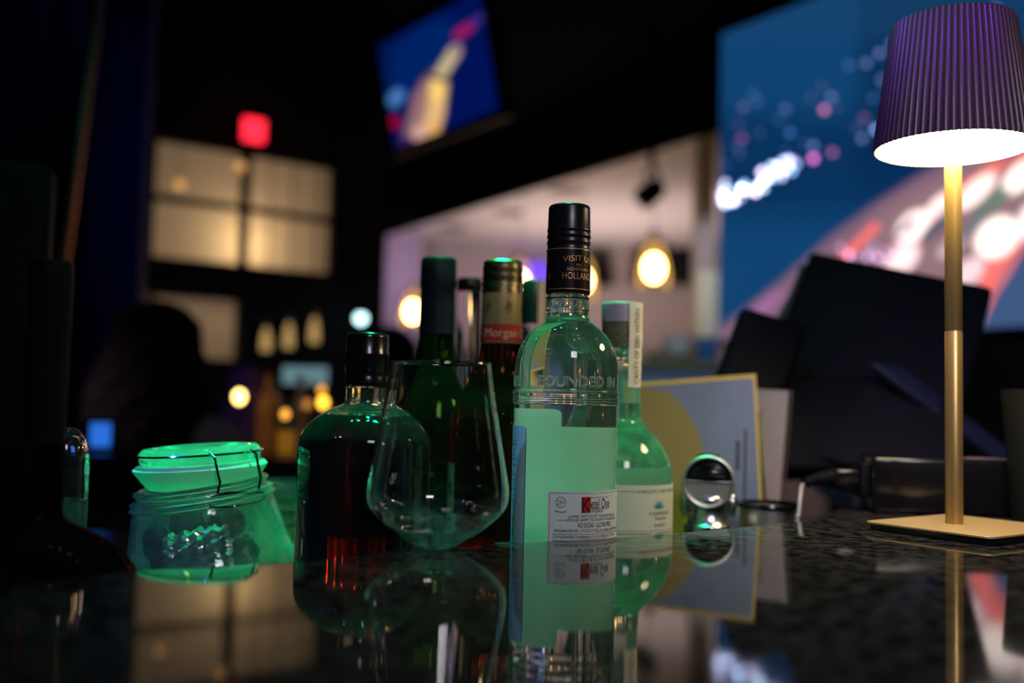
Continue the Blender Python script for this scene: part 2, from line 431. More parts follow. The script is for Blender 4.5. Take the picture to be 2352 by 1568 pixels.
# ================================================================== TEQUILA BOTTLE
def tequila():
    b = Bottle(1424, .79, WELL, 'tequila_bottle', 'squat clear tequila bottle with cream label and paper strip over its stopper')
    rr = b.r(120.5)
    pts = b.prof([(1300,120.5),(1150,120.5),(1100,120),(1080,118),(1059,113),(1043,107),(1028,99),(1011,87),(996,75),(984,64),(974,55),(966,49.5),(955,47.5),(930,46),(880,44),(835,42),(828,44.5),(820,46),(812,46),(806,44),(800,42)])
    body = MB().lathe([(0,.004),(rr*.7,.002),(rr*.95,.003),(rr,.014)]+smooth_prof(pts, 4)+[(0, pts[-1][1])], n=112)
    cav = b.prof([(925,38),(900,38),(845,36),(812,33)])          # air above the liquid line in the neck
    body.lathe([(0, cav[0][1])]+cav+[(0, cav[-1][1])], n=64, flip=True)
    body.build('glass_body', m_teq, b.t, angle=60)
    cp = b.prof([(800,42),(799,45),(742,46),(741,47),(703,47.5),(698,46.5),(696,44)])
    MB().lathe([(0, cp[0][1])]+cp[:3]+[(0, cp[2][1]+.0001)], n=64).build('cork', mat('green_cork', (.12,.13,.07), rough=.35, bump=.4, bscale=500, var=.4), b.t, angle=50)
    MB().lathe([(0, cp[2][1]+.0001)]+cp[3:]+[(0, cp[-1][1]+.0002)], n=80).build('stopper', mat('grey_stopper', (.35,.33,.38), rough=.4, bump=.2, bscale=300), b.t, angle=50)
    # tax strip over the neck
    st = MB(); rs = b.r(48.2)
    a0, a1 = b.arc(1441, rs)/rs, b.arc(1441, rs)/rs+.95
    def f(u, v):
        z = b.z(889)+(b.z(697)-b.z(889))*v
        a = a0+(a1-a0)*u
        rad = rs+.0004+.0003*math.sin(v*23)*(1-v)
        if v < .5: rad = rs - (1-v*2)*b.r(1.5)
        return (rad*math.sin(a), -rad*math.cos(a), z)
    st.grid(f, 10, 30); top = b.z(696)
    s = st.build('paper_strip', paper('strip_paper', (.8,.77,.6), .15), b.t)
    w = MB(); wrap_text(w, 'CANTY OF 5001 WITHIN', rs+.0009, rs*(a0+.3), rs*(a0+.62), b.z(880), b.z(712), rot=True)
    w.build('handwriting', m_greyink, s, smooth=False)
    lb = MB(); patch(lb, rr+.0004, R(-75), R(84), .01, b.z(1104), cr=.001)
    lab = lb.build('front_label', m_cream, b.t)
    bk = MB(); patch(bk, rr+.0004, R(140), R(220), .012, b.z(1096), cr=.001)
    bk.build('back_label', m_back, b.t)  # far-side paper added so the tequila shows a green glow
    rt = rr+.0008
    A = lambda x: b.arc(x, rt)
    k = MB()
    def bar(x0, x1, y0, y1): patch(k, rt, A(x0)/rt, A(x1)/rt, b.z(y1), b.z(y0), cr=.00001, n=14)
    wrap_text(k, 'HECHO EN MEXICO', rt, A(1467), A(1543)+.006, b.z(1120), b.z(1113.5))
    bar(1420, 1463, 1116.6, 1117.4)
    wrap_text(k, 'CASAMIGOS', rt, A(1490), A(1532), b.z(1169), b.z(1161.5))
    wrap_text(k, 'Tequila', rt, A(1501), A(1526), b.z(1182), b.z(1172))
    wrap_text(k, 'BLANCO', rt, A(1502), A(1526), b.z(1195), b.z(1188))
    bar(1419, 1544, 1203, 1203.7)
    wrap_text(k, 'GOVERNMENT WARNING: (1)', rt, A(1421), A(1543), b.z(1214), b.z(1207))
    wrap_text(k, 'SURGEON GENERAL, WOMEN SH', rt, A(1421), A(1543), b.z(1224), b.z(1217))
    wrap_text(k, 'ALCOHOLIC BEVERAGES DUR', rt, A(1421), A(1543), b.z(1234), b.z(1227))
    k.build('label_print', m_greyink, lab, smooth=False)
    g = MB(); cx, cz = A(1512), b.z(1155)
    for i in range(15):     # agave emblem: a fan of pointed leaves
        a = R(8+164*i/14); L = .0065*(1+.15*math.sin(i*2.1))*(.95 if i % 2 else 1.1); wv = .0005
        tip = (cx+math.cos(a)*L*1.05, cz+math.sin(a)*L); m1 = (cx+math.cos(a+.09)*L*.5, cz+math.sin(a+.09)*L*.5); m2 = (cx+math.cos(a-.09)*L*.5, cz+math.sin(a-.09)*L*.5)
        vs = [(rt*math.sin(s_/rt), -rt*math.cos(s_/rt), z_) for s_, z_ in ((cx, cz-.0004), m2, tip, m1)]
        g.add(vs, [(0, 1, 2, 3)])
    g.build('agave_emblem', m_teal, lab, smooth=False)
tequila()

# ================================================================== WHISKEY BOTTLE
def whiskey():
    b = Bottle(838, .74, WELL, 'whiskey_bottle', 'squat dark whiskey bottle with glossy black stopper, left of the stemless glass')
    rr = b.r(149)
    pts = b.prof([(1400,149),(1150,149),(1040,149),(1013,147),(998,142),(985,134),(972,124),(961,112),(950,97),(942,84),(935,68),(930,55),(926,49),(920,46.5),(905,46),(888,46),(884,48),(881,48)])
    g = MB().lathe([(0,.006),(rr*.7,.002),(rr*.93,.003),(rr*.995,.012)]+smooth_prof(pts, 4)+[(0, pts[-1][1])], n=128)
    cv = b.prof([(956,92),(950,84),(942,70),(935,55),(926,40),(905,38),(890,38)])
    g.lathe([(0, cv[0][1])]+smooth_prof(cv, 3)+[(0, cv[-1][1])], n=80, flip=True)
    g.build('glass_body', m_clear, b.t, angle=60)
    lq = b.prof([(1400,141),(1040,141),(1013,139),(998,134),(985,126),(972,116),(961,104),(957.5,99)])
    MB().lathe([(0,.012),(rr*.85,.012)]+lq+[(0, lq[-1][1])], n=96).build('whiskey', m_amber, b.t, angle=60)
    cp = b.prof([(884,46),(883,49),(868,49),(866,48.2),(852,48.2),(850,49.5),(820,49.5),(817,50),(812,50),(809,48.6),(776,48.6),(770,48),(766,45),(765,41)])
    MB().lathe([(0, cp[0][1])]+cp+[(0, cp[-1][1]+.0002)], n=80).build('stopper', m_black, b.t, angle=40)
whiskey()

# ================================================================== WINE BOTTLE (green)
def wine():
    b = Bottle(997, .88, WELL, 'wine_bottle', 'green glass wine bottle with long dark capsule, behind the stemless glass')
    rr = b.r(98)
    pts = b.prof([(1300,98),(1020,98),(985,97),(960,94),(930,87),(905,79),(885,70),(868,60),(850,52),(830,46),(800,43),(760,41),(700,40)])
    MB().lathe([(0,.006),(rr*.6,.003),(rr*.95,.002),(rr,.012)]+smooth_prof(pts, 4)+[(0, pts[-1][1])], n=96).build('glass_body', m_green, b.t, angle=60)
    cp = b.prof([(768,42.3),(700,41.5),(662,40.5),(658,42),(640,42.2),(600,41.6),(595,40),(593,37)])
    MB().lathe([(0, cp[0][1])]+cp+[(0, cp[-1][1]+.0002)], n=80).build('capsule', mat('dark_capsule', (.006,.012,.02), spec=.15, rough=.5, bump=.15), b.t, angle=50)
wine()

# ================================================================== RUM BOTTLE
def rum():
    b = Bottle(1146, .81, WELL, 'rum_bottle', 'dark rum bottle with gold screw cap and red lettered neck band')
    rr = b.r(113)
    pts = b.prof([(1300,113),(1010,113),(975,112),(950,107),(925,97),(905,84),(885,68),(868,58),(850,52),(820,48),(787,46),(740,45)])
    MB().lathe([(0,.006),(rr*.6,.003),(rr*.95,.002),(rr,.012)]+smooth_prof(pts, 4)+[(0, pts[-1][1])], n=96).build('glass_body', glass('rum_glass', col=(.42,.16,.04), haze=.014, hcol=(.5,.6,.4)), b.t, angle=60)
    cp = b.prof([(676,45),(675,46.5),(668,46.5),(666,45),(660,45),(658,46.8),(652,46.8),(650,45.5),(645,45.5),(643,46.6),(633,46.6),(631,45.4),(627,45.4),(625,46.4),(614,46.4),(612,45.2),(608,45.2),(605,46),(602,44),(600,41)])
    MB().lathe([(0, cp[0][1])]+cp+[(0, cp[-1][1]+.0002)], n=96).build('screw_cap', m_goldcap, b.t, angle=30)
    MB().lathe([(b.r(45.8), b.z(790)), (b.r(46.3), b.z(789)), (b.r(46), b.z(677)), (b.r(45.2), b.z(676))], n=64).build('neck_label', mat('gold_paper', (.5,.36,.17), rough=.45, metal=.4, bump=.1), b.t)
    rb = b.r(46.7)
    bd = MB(); patch(bd, rb, -PI, PI, b.z(787), b.z(747), cr=.00001, n=80)
    band = bd.build('red_band', mat('red_band', (.5,.03,.03), rough=.5), b.t)
    k = MB(); rt = rb+.0003
    wrap_text(k, 'Captain Morgan', rt, -rt*2.9, rt*.86, b.z(782), b.z(756))
    wrap_text(k, 'Captain', rt, rt*1.08, rt*2.9, b.z(782), b.z(756))
    k.build('band_lettering', mat('cream_ink', (.75,.55,.35), rough=.5), band, smooth=False)
    k = MB(); rt = b.r(46.6)
    for i in range(3):
        c = -rt*.75+i*.018
        pts_ = [(c+.004*math.cos(t*.5)*(t/20), b.z(710)+.006*math.sin(t*.55)*(1-t/30)) for t in range(20)]
        k.tube([(rt*math.sin(s_/rt), -rt*math.cos(s_/rt), z_) for s_, z_ in pts_], .00025, n=5)
    k.build('neck_signature', m_ink, b.t)
    lb = MB(); rl = rr+.0004
    patch(lb, rl, R(-82), R(-57), .03, b.z(1062), cr=.002); 
    l = lb.build('side_label', mat('teal_label', (.25,.42,.4), rough=.5), b.t)
    k = MB(); wrap_text(k, 'in', rl+.0004, rl*R(-72), rl*R(-60), b.z(1128), b.z(1098))
    k.build('label_print', m_ink, l, smooth=False)
    lb = MB(); patch(lb, rl, R(-2), R(40), .01, b.z(1229), cr=.002)
    l2 = lb.build('low_label', MATS['teal_label'], b.t)
    k = MB(); wrap_text(k, 'FINISHED', rl+.0004, b.arc(1149, rl), b.arc(1149, rl)+.016, b.z(1241), b.z(1233))
    k.build('label_print', m_ink, l2, smooth=False)
rum()

def back_bottle(cx, Y, hw, top, capend, name, label, capm, glm, strip=False):
    b = Bottle(cx, Y, WELL, name, label)
    rr = .037
    n0 = b.r(hw)
    z0 = b.z(capend)
    zs = b.z(900)
    pr = [(0,.005),(rr*.9,.002),(rr,.012),(rr,zs-.055),(rr*.96,zs-.045),(rr*.8,zs-.03),(n0*1.25,zs-.012),(n0*1.0,zs+.005),(n0*.93,z0-.004),(n0*.93,z0+.004)]
    g = MB().lathe(smooth_prof(pr, 4)+[(0, z0+.004)], n=80)
    g.build('glass_body', glm, b.t, angle=60)
    cp = b.prof([(capend,hw*.96),(capend-2,hw),(top+8,hw),(top+3,hw*.96),(top,hw*.88)])
    MB().lathe([(0, cp[0][1])]+cp+[(0, cp[-1][1]+.0002)], n=64).build('cap', capm, b.t, angle=45)
    if strip:
        k = MB(); rs = n0+.0004; patch(k, rs, R(14), R(62), b.z(capend+12), b.z(top+2), cr=.0001, n=10)
        s = k.build('tax_strip', mat('pink_strip', (.55,.25,.22), rough=.5), b.t)
        k = MB(); patch(k, rs+.0003, R(28), R(36), b.z(capend+12), b.z(top+2), cr=.0001, n=6)
        k.build('strip_stripe', m_cream, s)
    return b
back_bottle(1070, .98, 30, 640, 668, 'gin_bottle', 'clear bottle with short black cap between the wine and rum bottles', m_blackcap, m_clear)
back_bottle(1221, .92, 31, 645, 742, 'liqueur_bottle', 'clear bottle with dark cap and pink tax strip behind the vodka bottle', mat('bottle_green_cap', (.01,.05,.035), rough=.35), m_clear, strip=True)

# ================================================================== STEMLESS WINE GLASS on the counter
def base_glow_glass():
    # clear crystal; the green glow in its base is painted as diffuse tint
    m, nt, out = nmat('wine_glass_base_glow')
    g = nt.nodes.new('ShaderNodeBsdfGlass'); g.inputs['IOR'].default_value = 1.5; g.inputs['Roughness'].default_value = 0
    tc = nt.nodes.new('ShaderNodeTexCoord'); sp = nt.nodes.new('ShaderNodeSeparateXYZ'); nt.links.new(tc.outputs['Object'], sp.inputs[0])
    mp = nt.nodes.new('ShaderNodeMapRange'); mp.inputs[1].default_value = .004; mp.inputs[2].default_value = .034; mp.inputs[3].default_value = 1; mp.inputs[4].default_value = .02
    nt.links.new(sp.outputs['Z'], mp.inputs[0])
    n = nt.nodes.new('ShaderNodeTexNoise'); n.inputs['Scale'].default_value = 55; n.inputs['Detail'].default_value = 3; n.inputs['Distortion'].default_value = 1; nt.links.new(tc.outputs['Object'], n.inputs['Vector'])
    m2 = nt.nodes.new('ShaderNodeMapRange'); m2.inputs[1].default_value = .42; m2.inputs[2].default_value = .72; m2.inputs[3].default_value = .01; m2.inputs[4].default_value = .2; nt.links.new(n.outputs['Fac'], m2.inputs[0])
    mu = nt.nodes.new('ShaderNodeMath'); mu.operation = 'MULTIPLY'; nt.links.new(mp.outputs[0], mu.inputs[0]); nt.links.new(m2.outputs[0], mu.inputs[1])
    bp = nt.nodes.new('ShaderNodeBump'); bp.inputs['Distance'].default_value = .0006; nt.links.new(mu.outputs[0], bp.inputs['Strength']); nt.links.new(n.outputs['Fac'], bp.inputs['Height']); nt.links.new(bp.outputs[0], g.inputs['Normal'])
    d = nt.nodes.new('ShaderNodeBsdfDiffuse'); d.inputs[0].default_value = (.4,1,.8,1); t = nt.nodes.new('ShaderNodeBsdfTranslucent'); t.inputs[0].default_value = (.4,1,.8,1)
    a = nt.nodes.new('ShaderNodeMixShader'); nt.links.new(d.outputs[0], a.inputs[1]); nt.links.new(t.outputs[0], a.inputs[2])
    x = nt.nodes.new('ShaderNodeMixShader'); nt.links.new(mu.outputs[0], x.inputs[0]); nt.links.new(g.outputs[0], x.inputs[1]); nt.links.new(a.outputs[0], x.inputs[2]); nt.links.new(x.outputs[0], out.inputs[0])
    return m
def wineglass():
    b = Bottle(1009, .600, ZC, 'stemless_wine_glass', 'empty stemless wine glass standing at the edge of the black counter', 'glass')
    zr = b.z(833)
    H = lambda y: (b.z(y)-b.z(1266))/(zr-b.z(1266))*zr
    pts = [(1258,52),(1250,66),(1239,84),(1224,105),(1206,127),(1188,145),(1172,156),(1155,161.5),(1138,163),(1118,161.5),(1080,155),(1032,146.5),(980,137.5),(920,127.5),(870,120),(833,115)]
    outer = [(b.r(h), H(y)) for y, h in pts]
    th = .0009
    inner = [(max(.0, r-th*(2.2 if i < 2 else 1.2)), z+(.0035 if i == 0 else .0018 if i < 3 else .0006 if i < 6 else 0)) for i, (r, z) in enumerate(outer)]
    so = smooth_prof(outer, 5); si = smooth_prof(inner, 5)
    pr = [(0, .0012), (b.r(34), .0008), (b.r(40), 0), (b.r(45), .0003)]+so+[(outer[-1][0]-th/2, outer[-1][1]+.0005)]+si[::-1]+[(b.r(26), si[0][1]-.001), (0, si[0][1]-.0015)]
    MB().lathe(pr, n=144).build('bowl', base_glow_glass(), b.t, angle=60)
wineglass()

# ================================================================== CLIP-TOP JAR with contents
def clipjar():
    b = Bottle(514, .765, WELL, 'clip_top_jar', 'leaning clear clip-top jar glowing green, left of the whiskey bottle', 'jar')
    k = b.k
    Hb = b.z(1180)                     # height of shoulder
    r1 = 184*k; r0 = 143*k
    th = .0035
    out = [(0,.0),(r1*.85,0),(r1*.97,.004),(r1,.012),(r1*.99,.03),(r1*.93,Hb*.55),(r1*.86,Hb*.8),(r0*1.05,Hb*.96),(r0*1.03,Hb*1.0),(r0*1.07,Hb*1.02),(r0*1.07,Hb*1.035),(r0*1.0,Hb*1.05),(r0*1.05,Hb*1.075),(r0*1.05,Hb*1.09),(r0*.97,Hb*1.11),(r0*.97,Hb*1.15),(r0*1.0,Hb*1.17),(r0*.98,Hb*1.19)]
    inn = [(r-th, max(z, .007)) for r, z in out[2:]]
    pr = smooth_prof(out, 3)+[(out[-1][0]-th/2, out[-1][1]+.001)]+smooth_prof(inn, 3)[::-1]+[(0,.007)]
    tilt = Matrix.Rotation(R(-9), 4, 'Y')
    pv = Vector((-r1*.95, 0, 0))
    T = Matrix.Translation((0,0,.0)) @ Matrix.Translation(pv) @ tilt @ Matrix.Translation(-pv)
    MB().lathe(pr, n=112).xf(T).build('glass_body', m_jar, b.t, angle=60)
    # lid with rubber seal, sitting less tilted than the body
    top = T @ Vector((0, 0, out[-1][1]))
    L = Matrix.Translation(top+Vector((.000,0,.004))) @ Matrix.Rotation(R(-4), 4, 'Y')
    rl = 128*k
    lid = [(0,.016),(rl*.6,.017),(rl*.72,.014),(rl*.98,.0135),(rl*1.0,.016),(rl*.99,.021),(rl*.93,.024),(rl*.8,.0245),(rl*.72,.022),(0,.022)]
    MB().lathe(lid, n=96).xf(L).build('lid', glass('lid_glass', col=(.8,1,.92), haze=.2, bscale=50, hcol=(.85,.95,.9)), b.t, angle=60)
    seal = [(rl*.84,-.006),(rl*.9,-.004),(rl*1.08,.007),(rl*1.1,.009),(rl*1.05,.0115),(rl*.9,.0125),(rl*.8,.0125)]
    MB().lathe(seal, n=96).xf(L).build('rubber_seal', paper('milky_seal', (.7,.9,.8), .45), b.t, angle=60)
    w = MB()
    def on(a, rad, z): return L @ Vector((rad*math.sin(a), -rad*math.cos(a), z))
    for a in (R(12), R(52)):
        w.tube([on(a-.05, rl*1.05, .021), on(a, rl*1.13, .018), on(a+.06, rl*1.16, .0), on(a+.02, rl*1.14, -.009)], .0011, n=8)
    w.tube([on(R(t), rl*(1.15), -.010+.002*math.sin(R(t*4))) for t in range(8, 62, 4)], .0011, n=8)
    w.tube([on(R(t), rl*(1.15), -.018+.003*(abs(t-34)/28)**4) for t in range(6, 64, 4)], .0011, n=8)
    w.tube([on(R(t), rl*1.02, .0195) for t in range(0, 361, 6)], .0009, n=6)
    w.build('wire_clip', m_chrome, b.t)
    # contents lie in the jar: own things
    base = b.t.matrix_world
    mw = Matrix.Translation((b.X, b.Y, b.base)) @ Matrix.Rotation(b.rz, 4, 'Z') @ T
    def inside(px, py, dy, dz=0):
        return P(px, py, b.Y+dy)
    dk = mat('dark_fruit', (.015,.03,.02), rough=.35, bump=.8, bscale=250)
    for i, (px, py, dy, r, lab) in enumerate([(430,1205,.012,.0145,'dark round olive high in the pile inside the clip-top jar'), (522,1200,.004,.014,'dark round olive at the right inside the clip-top jar'), (475,1240,.022,.015,'dark round olive at the back inside the clip-top jar'), (560,1268,.02,.0128,'dark round olive low at the right inside the clip-top jar')]):
        p = inside(px, py, dy)
        t = thing('olive', lab, 'olive', p, 0, 'olives in the clip-top jar')
        MB().sphere((0,0,0), r, 32, 18, 1, 1, .94).build('olive_flesh', dk, t)
        MB().tube([(0,0,r*.9),(0,0,r*1.02)], r*.16, n=10).build('pit_hole', m_black, t)
    p = inside(362, 1258, -.01)
    o = MB().lathe(smooth_prof([(0,-.018),(.007,-.015),(.0095,0),(.0075,.014),(0,.018)], 5), n=32).build('bottle_stopper', m_black); o.location = p; o.rotation_euler = (0, R(-14), 0)
    tag(o, 'dark oval stopper at the left inside the clip-top jar', 'stopper')
    foil = MB(); 
    def fm(r, z, a): return r*(1+.10*math.sin(a*9+z*300)+.06*math.sin(a*17+z*800))
    foil.lathe([(.0125+.0016*math.sin(z*2.1), z*.0036) for z in range(-6, 7)], n=80, mod=fm)
    foil.lathe([(.0115+.0016*math.sin(z*2.1), z*.0036) for z in range(-6, 7)], n=80, mod=fm, flip=True)
    fo = foil.build('crumpled_foil', mat('silver_foil', (.8,.8,.85), rough=.18, metal=1), None)
    p = inside(455, 1258, -.022); fo.location = p; fo.rotation_euler = (R(8), R(78), R(10))
    tag(fo, 'crumpled silver foil sleeve lying in the clip-top jar', 'foil')
    fo2 = MB().grid(lambda u, v: ((u-.5)*.05, .004*math.sin(u*11+v*5)+.003*math.sin(v*17), (v-.5)*.014+.004*math.sin(u*7)), 30, 12).build('plastic_wrapper', MATS['silver_foil'])
    fo2.location = inside(455, 1292, -.014); fo2.rotation_euler = (R(25), R(14), 0)
    tag(fo2, 'flat shiny wrapper under the foil sleeve in the clip-top jar', 'wrapper')
clipjar()

# ribbed glass behind the jar
b = Bottle(668, .86, WELL, 'ribbed_tumbler', 'green-lit ribbed glass tumbler between the clip-top jar and the whiskey bottle', 'glass')
zt = b.z(1121); r = b.r(64); z_ = .003; pr = [(0,0),(r*.8,0)]
while z_ < zt: pr += [(r*.98, z_), (r*1.02, z_+.004), (r*.98, z_+.008)]; z_ += .0095
MB().lathe(pr+[(r*.99,zt),(r*.94,zt)]+[(r*.93,zt-.002),(r*.9,.006),(0,.006)], n=80).build('bowl', glass('tumbler_glass', col=(.8,1,.9), haze=.06, hcol=(.8,.95,.9)), b.t, angle=60)

# left: clear flask and dark bottle
def left():
    b = Bottle(152, .62, WELL, 'clear_flask', 'clear round-topped flask with green liquid at the left edge', 'flask')
    pts = b.prof([(1420,49),(1120,49),(1060,48),(1030,45),(1005,37),(990,27),(982,15),(979,0)])
    g = MB().lathe([(0,.001),(b.r(44),.001),(b.r(49),.006)]+smooth_prof(pts, 4), n=72)
    cv = b.prof([(1146,43),(1060,42),(1030,39),(1008,31),(995,20),(989,0)])
    g.lathe([(0, cv[0][1])]+smooth_prof(cv, 3), n=48, flip=True); g.build('glass_body', m_clear, b.t, angle=60)
    lq = b.prof([(1400,44),(1148,44)])
    MB().lathe([(0, lq[0][1])]+lq+[(0, lq[-1][1])], n=48).build('liquid', glass('green_liquid', col=(.6,1,.85), ior=1.02, haze=.45, hcol=(.3,.75,.6)), b.t, angle=60)
    b = Bottle(100, .52, WELL, 'red_wine_bottle', 'big dark red bottle with rounded shoulder in the lower left corner')
    pts = b.prof([(1600,205),(1380,205),(1340,200),(1310,190),(1285,172),(1262,152),(1240,128),(1222,100),(1208,72),(1196,55),(1180,46),(1140,42),(1000,41)])
    MB().lathe([(0,.004),(b.r(190),.002),(b.r(205),.01)]+smooth_prof(pts, 4)+[(0, pts[-1][1])], n=112).build('glass_body', m_red, b.t, angle=60)
    cp = b.prof([(1020,41.5),(700,43),(640,44),(610,43),(600,38)])
    MB().lathe([(0, cp[0][1])]+cp+[(0, cp[-1][1]+.0002)], n=64).build('capsule', m_matte, b.t, angle=50)
    # black monitor, back turned, at far left
    t = thing('bar_monitor', 'black flat monitor standing at the left edge behind the red wine bottle', 'monitor', (-.56, 1.0, WELL), R(14))
    MB().box(-.15,.085,-.02,.02,.10,.40).build('housing', m_matte, t, bevel=.012)
    MB().box(-.12,.05,-.026,-.02,.14,.36).build('back_cover', m_matte, t, bevel=.004)
    MB().box(-.06,-.02,-.01,.012,.01,.11).build('stand', m_matte, t, bevel=.004)
    MB().box(-.12,.05,-.06,.06,0,.012).build('foot', m_matte, t, bevel=.004)
left()

# ================================================================== CHROME BAR TOOL
def gadget():
    b = Bottle(1627, .86, WELL, 'chrome_bar_tool', 'chrome bar tool with round head and black ridged grip beside the tequila bottle', 'bar tool', cy=1150)
    m_chrome = mat('satin_chrome', (.8,.8,.8), rough=.24, metal=1)
    zc = b.z(1103); r = b.r(57)
    pr = b.prof([(1210,57),(1206,58),(1202,57),(1198,52),(1185,46),(1170,44),(1155,48),(1145,52),(1135,48)])
    MB().lathe([(0,0),(b.r(57),0)]+smooth_prof(pr, 3)+[(0, pr[-1][1]+.003)], n=72).build('body', m_chrome, b.t, angle=60)
    rot = Matrix.Translation((0,0,zc)) @ Matrix.Rotation(R(90), 4, 'X')
    MB().lathe([(0,-.03),(r*.7,-.03),(r*.95,-.022),(r*1.02,-.005),(r*1.02,.012),(r*.98,.017),(r*.93,.018),(r*.9,.014),(0,.0135)], n=80).xf(rot).build('head', m_chrome, b.t, angle=60)
    MB().tube([(r*.95*math.cos(a*PI/36), -.0185, zc+r*.95*math.sin(a*PI/36)) for a in range(73)], .0016, n=10).build('head_ring', m_steel, b.t)
    for s_ in (-1, 1):
        MB().sphere((s_*r*.93, 0, b.z(1158)), .0065, 20, 12, .6, 1, 1.7).build('hinge_knob', m_chrome, b.t)
    # upper black grip: half dome with ridges; lower half plate
    def half(u, v):
        a = PI*u; q = v; rad = r*.86*q
        return (rad*math.cos(a), -.0145-.005*math.cos(q*PI/2), zc+rad*math.sin(a)*.92+.001)
    MB().grid(half, 40, 10).build('grip', m_black, b.t)
    for i in range(4):
        z = zc+r*(.2+.14*i); w = r*(.62-.11*i)
        MB().tube([(-w, -.0185+.002*i/4, z), (0, -.0205, z+.0008), (w, -.0185+.002*i/4, z)], .0009, n=8).build('grip_ridge', m_black, b.t)
    def low(u, v):
        a = PI+PI*u; rad = r*.84*v
        return (rad*math.cos(a), -.0165, zc+rad*math.sin(a)-.001)
    MB().grid(low, 40, 6).build('face_plate', m_steel, b.t)
    MB().tube([(-r*.86,-.017,zc),(r*.86,-.017,zc)], .0012, n=8).build('cross_bar', m_chrome, b.t)
    MB().lathe([(b.r(18), b.z(1052)),(b.r(28),b.z(1050)),(b.r(22),b.z(1043)),(0,b.z(1041))], n=32).build('top_button', m_black, b.t)
gadget()

# ================================================================== MENU CARDS and steel holder
def menus():
    Yc = .965
    a = P(1755, 1240, Yc-.03); TR = P(1736, 858, Yc+.01); TL = P(1440, 880, Yc+.02)
    bl = a+(TL-TR)
    t = thing('menu_card', 'large menu card in pale blue with yellow border and curve, behind the chrome bar tool', 'menu', (a+bl)/2*1.0)
    off = -((a+bl)/2)
    u = (TL-TR).normalized(); v = (TR-a); H_ = v.length; v = v.normalized(); n = u.cross(v).normalized()
    if n.y > 0: n = -n
    W_ = (TL-TR).length
    o = a+off
    # extend card down to the well shelf
    ext = (a.z-WELL-.002)/v.z
    o = o - v*ext; H_ += ext
    def q(x, y, d=0): return o+u*x+v*y+n*d
    MB().slab(q(0,0), q(W_,0), q(0,H_), .0012).build('card_sheet', mat('menu_yellow', (.5,.36,.03), rough=.5), t, smooth=False)
    dd = .0016
    bw = .0028
    MB().add([q(bw,0,dd), q(W_-bw,0,dd), q(W_-bw,H_-bw*1.6,dd), q(bw,H_-bw*1.6,dd)], [(0,1,2,3)]).build('printed_face', mat('menu_blue', (.10,.145,.22), rough=.5, var=.2, bscale=8), t, smooth=False)
    # yellow curve
    pts = [(W_-bw, 0), (W_-bw, H_-bw*1.6)]
    N = 24
    cur = []
    cpx = [(1495,884),(1520,905),(1550,940),(1575,985),(1592,1035),(1598,1060)]
    for px, py in cpx:
        w_ = P(px, py, Yc); 
        # intersect pixel ray with the card plane
        rr_ = ray(px, py); oo = o-off; tt = (oo-CAM).dot(n)/rr_.dot(n); h = CAM+rr_*tt-oo
        cur.append((h.dot(u), h.dot(v)))
    x_, y_ = cur[-1]; cur.append((x_-.0005, y_-.03)); cur.append((x_+.004, 0))
    poly = [q(W_-bw, H_-bw*1.6, dd+.0004)]+[q(x, min(y, H_-bw*1.6), dd+.0004) for x, y in cur]+[q(W_-bw, 0, dd+.0004)]
    MB().add(poly, [tuple(range(len(poly)))]).build('yellow_curve', mat('curve_yellow', (.19,.15,.012), rough=.5), t, smooth=False)
    k = MB()
    def qpix(px, py):
        rr_ = ray(px, py); oo = o-off; tt = (oo-CAM).dot(n)/rr_.dot(n); h = CAM+rr_*tt-oo
        return h.dot(u), h.dot(v)
    # vertical print: small lettering strokes running up the card
    for (x0p, y0p, y1p, w_) in ((1684, 985, 1150, 3.2), (1668, 1010, 1075, 5)):
        yy = y0p
        while yy < y1p:
            L = random.uniform(4, 9)
            x1, ya = qpix(x0p-w_+ (yy-y0p)*.06, yy); x2, yb = qpix(x0p+w_+(yy-y0p)*.06, yy+L)
            k.add([q(x1, ya, dd+.0008), q(x2, ya, dd+.0008), q(x2, yb, dd+.0008), q(x1, yb, dd+.0008)], [(0,1,2,3)])
            yy += L+1.5
    k.build('vertical_print', mat('navy_ink', (.01,.015,.03), rough=.5), t, smooth=False)
    # cream leaflet behind
    Y2 = 1.02
    A_, B_, C_ = P(1735, 893, Y2), P(1812, 897, Y2-.03), P(1788, 1200, Y2-.05)
    t = thing('folded_leaflet', 'cream folded leaflet standing just right of the menu card', 'leaflet', (C_.x-.01, Y2-.02, WELL))
    o2 = -Vector((C_.x-.01, Y2-.02, WELL))
    D_ = P(1745, 1200, Y2-.02)
    s_ = (D_.z-WELL)/(A_.z-D_.z)
    D2 = D_+(D_-A_)*s_; C2 = C_+(C_-B_)*s_
    vs = [A_, B_, C2, D2]; back = [p+Vector((.006,.02,0)) for p in vs]
    MB().add([p+o2 for p in vs]+[p+o2+Vector((0,.0006,0)) for p in vs], [(3,2,1,0),(4,5,6,7),(0,1,5,4),(1,2,6,5),(2,3,7,6),(3,0,4,7)]).build('front_page', paper('cream_leaf', (.62,.55,.45), .3), t, smooth=False)
    MB().add([p+o2+Vector((.004,.0,0)) for p in (B_, B_+Vector((.006,.03,.001)), C2+Vector((.006,.03,0)), C2)], [(0,1,2,3)]).build('rear_page', paper('cream_edge', (.75,.6,.42), .3), t, smooth=False)
    MB().lathe([(.0035,-.0008),(.0048,0),(.0035,.0008)], n=24).xf(Matrix.Translation(P(1748, 945, Y2-.012)+o2) @ Matrix.Rotation(R(90), 4, 'X')).build('clip', m_gold, t)
    b = Bottle(1762, .88, WELL, 'steel_cup', 'short brushed steel cup with black rim at the counter edge below the leaflet', 'cup', cy=1180)
    r = b.r(60)
    z = b.z(1162)
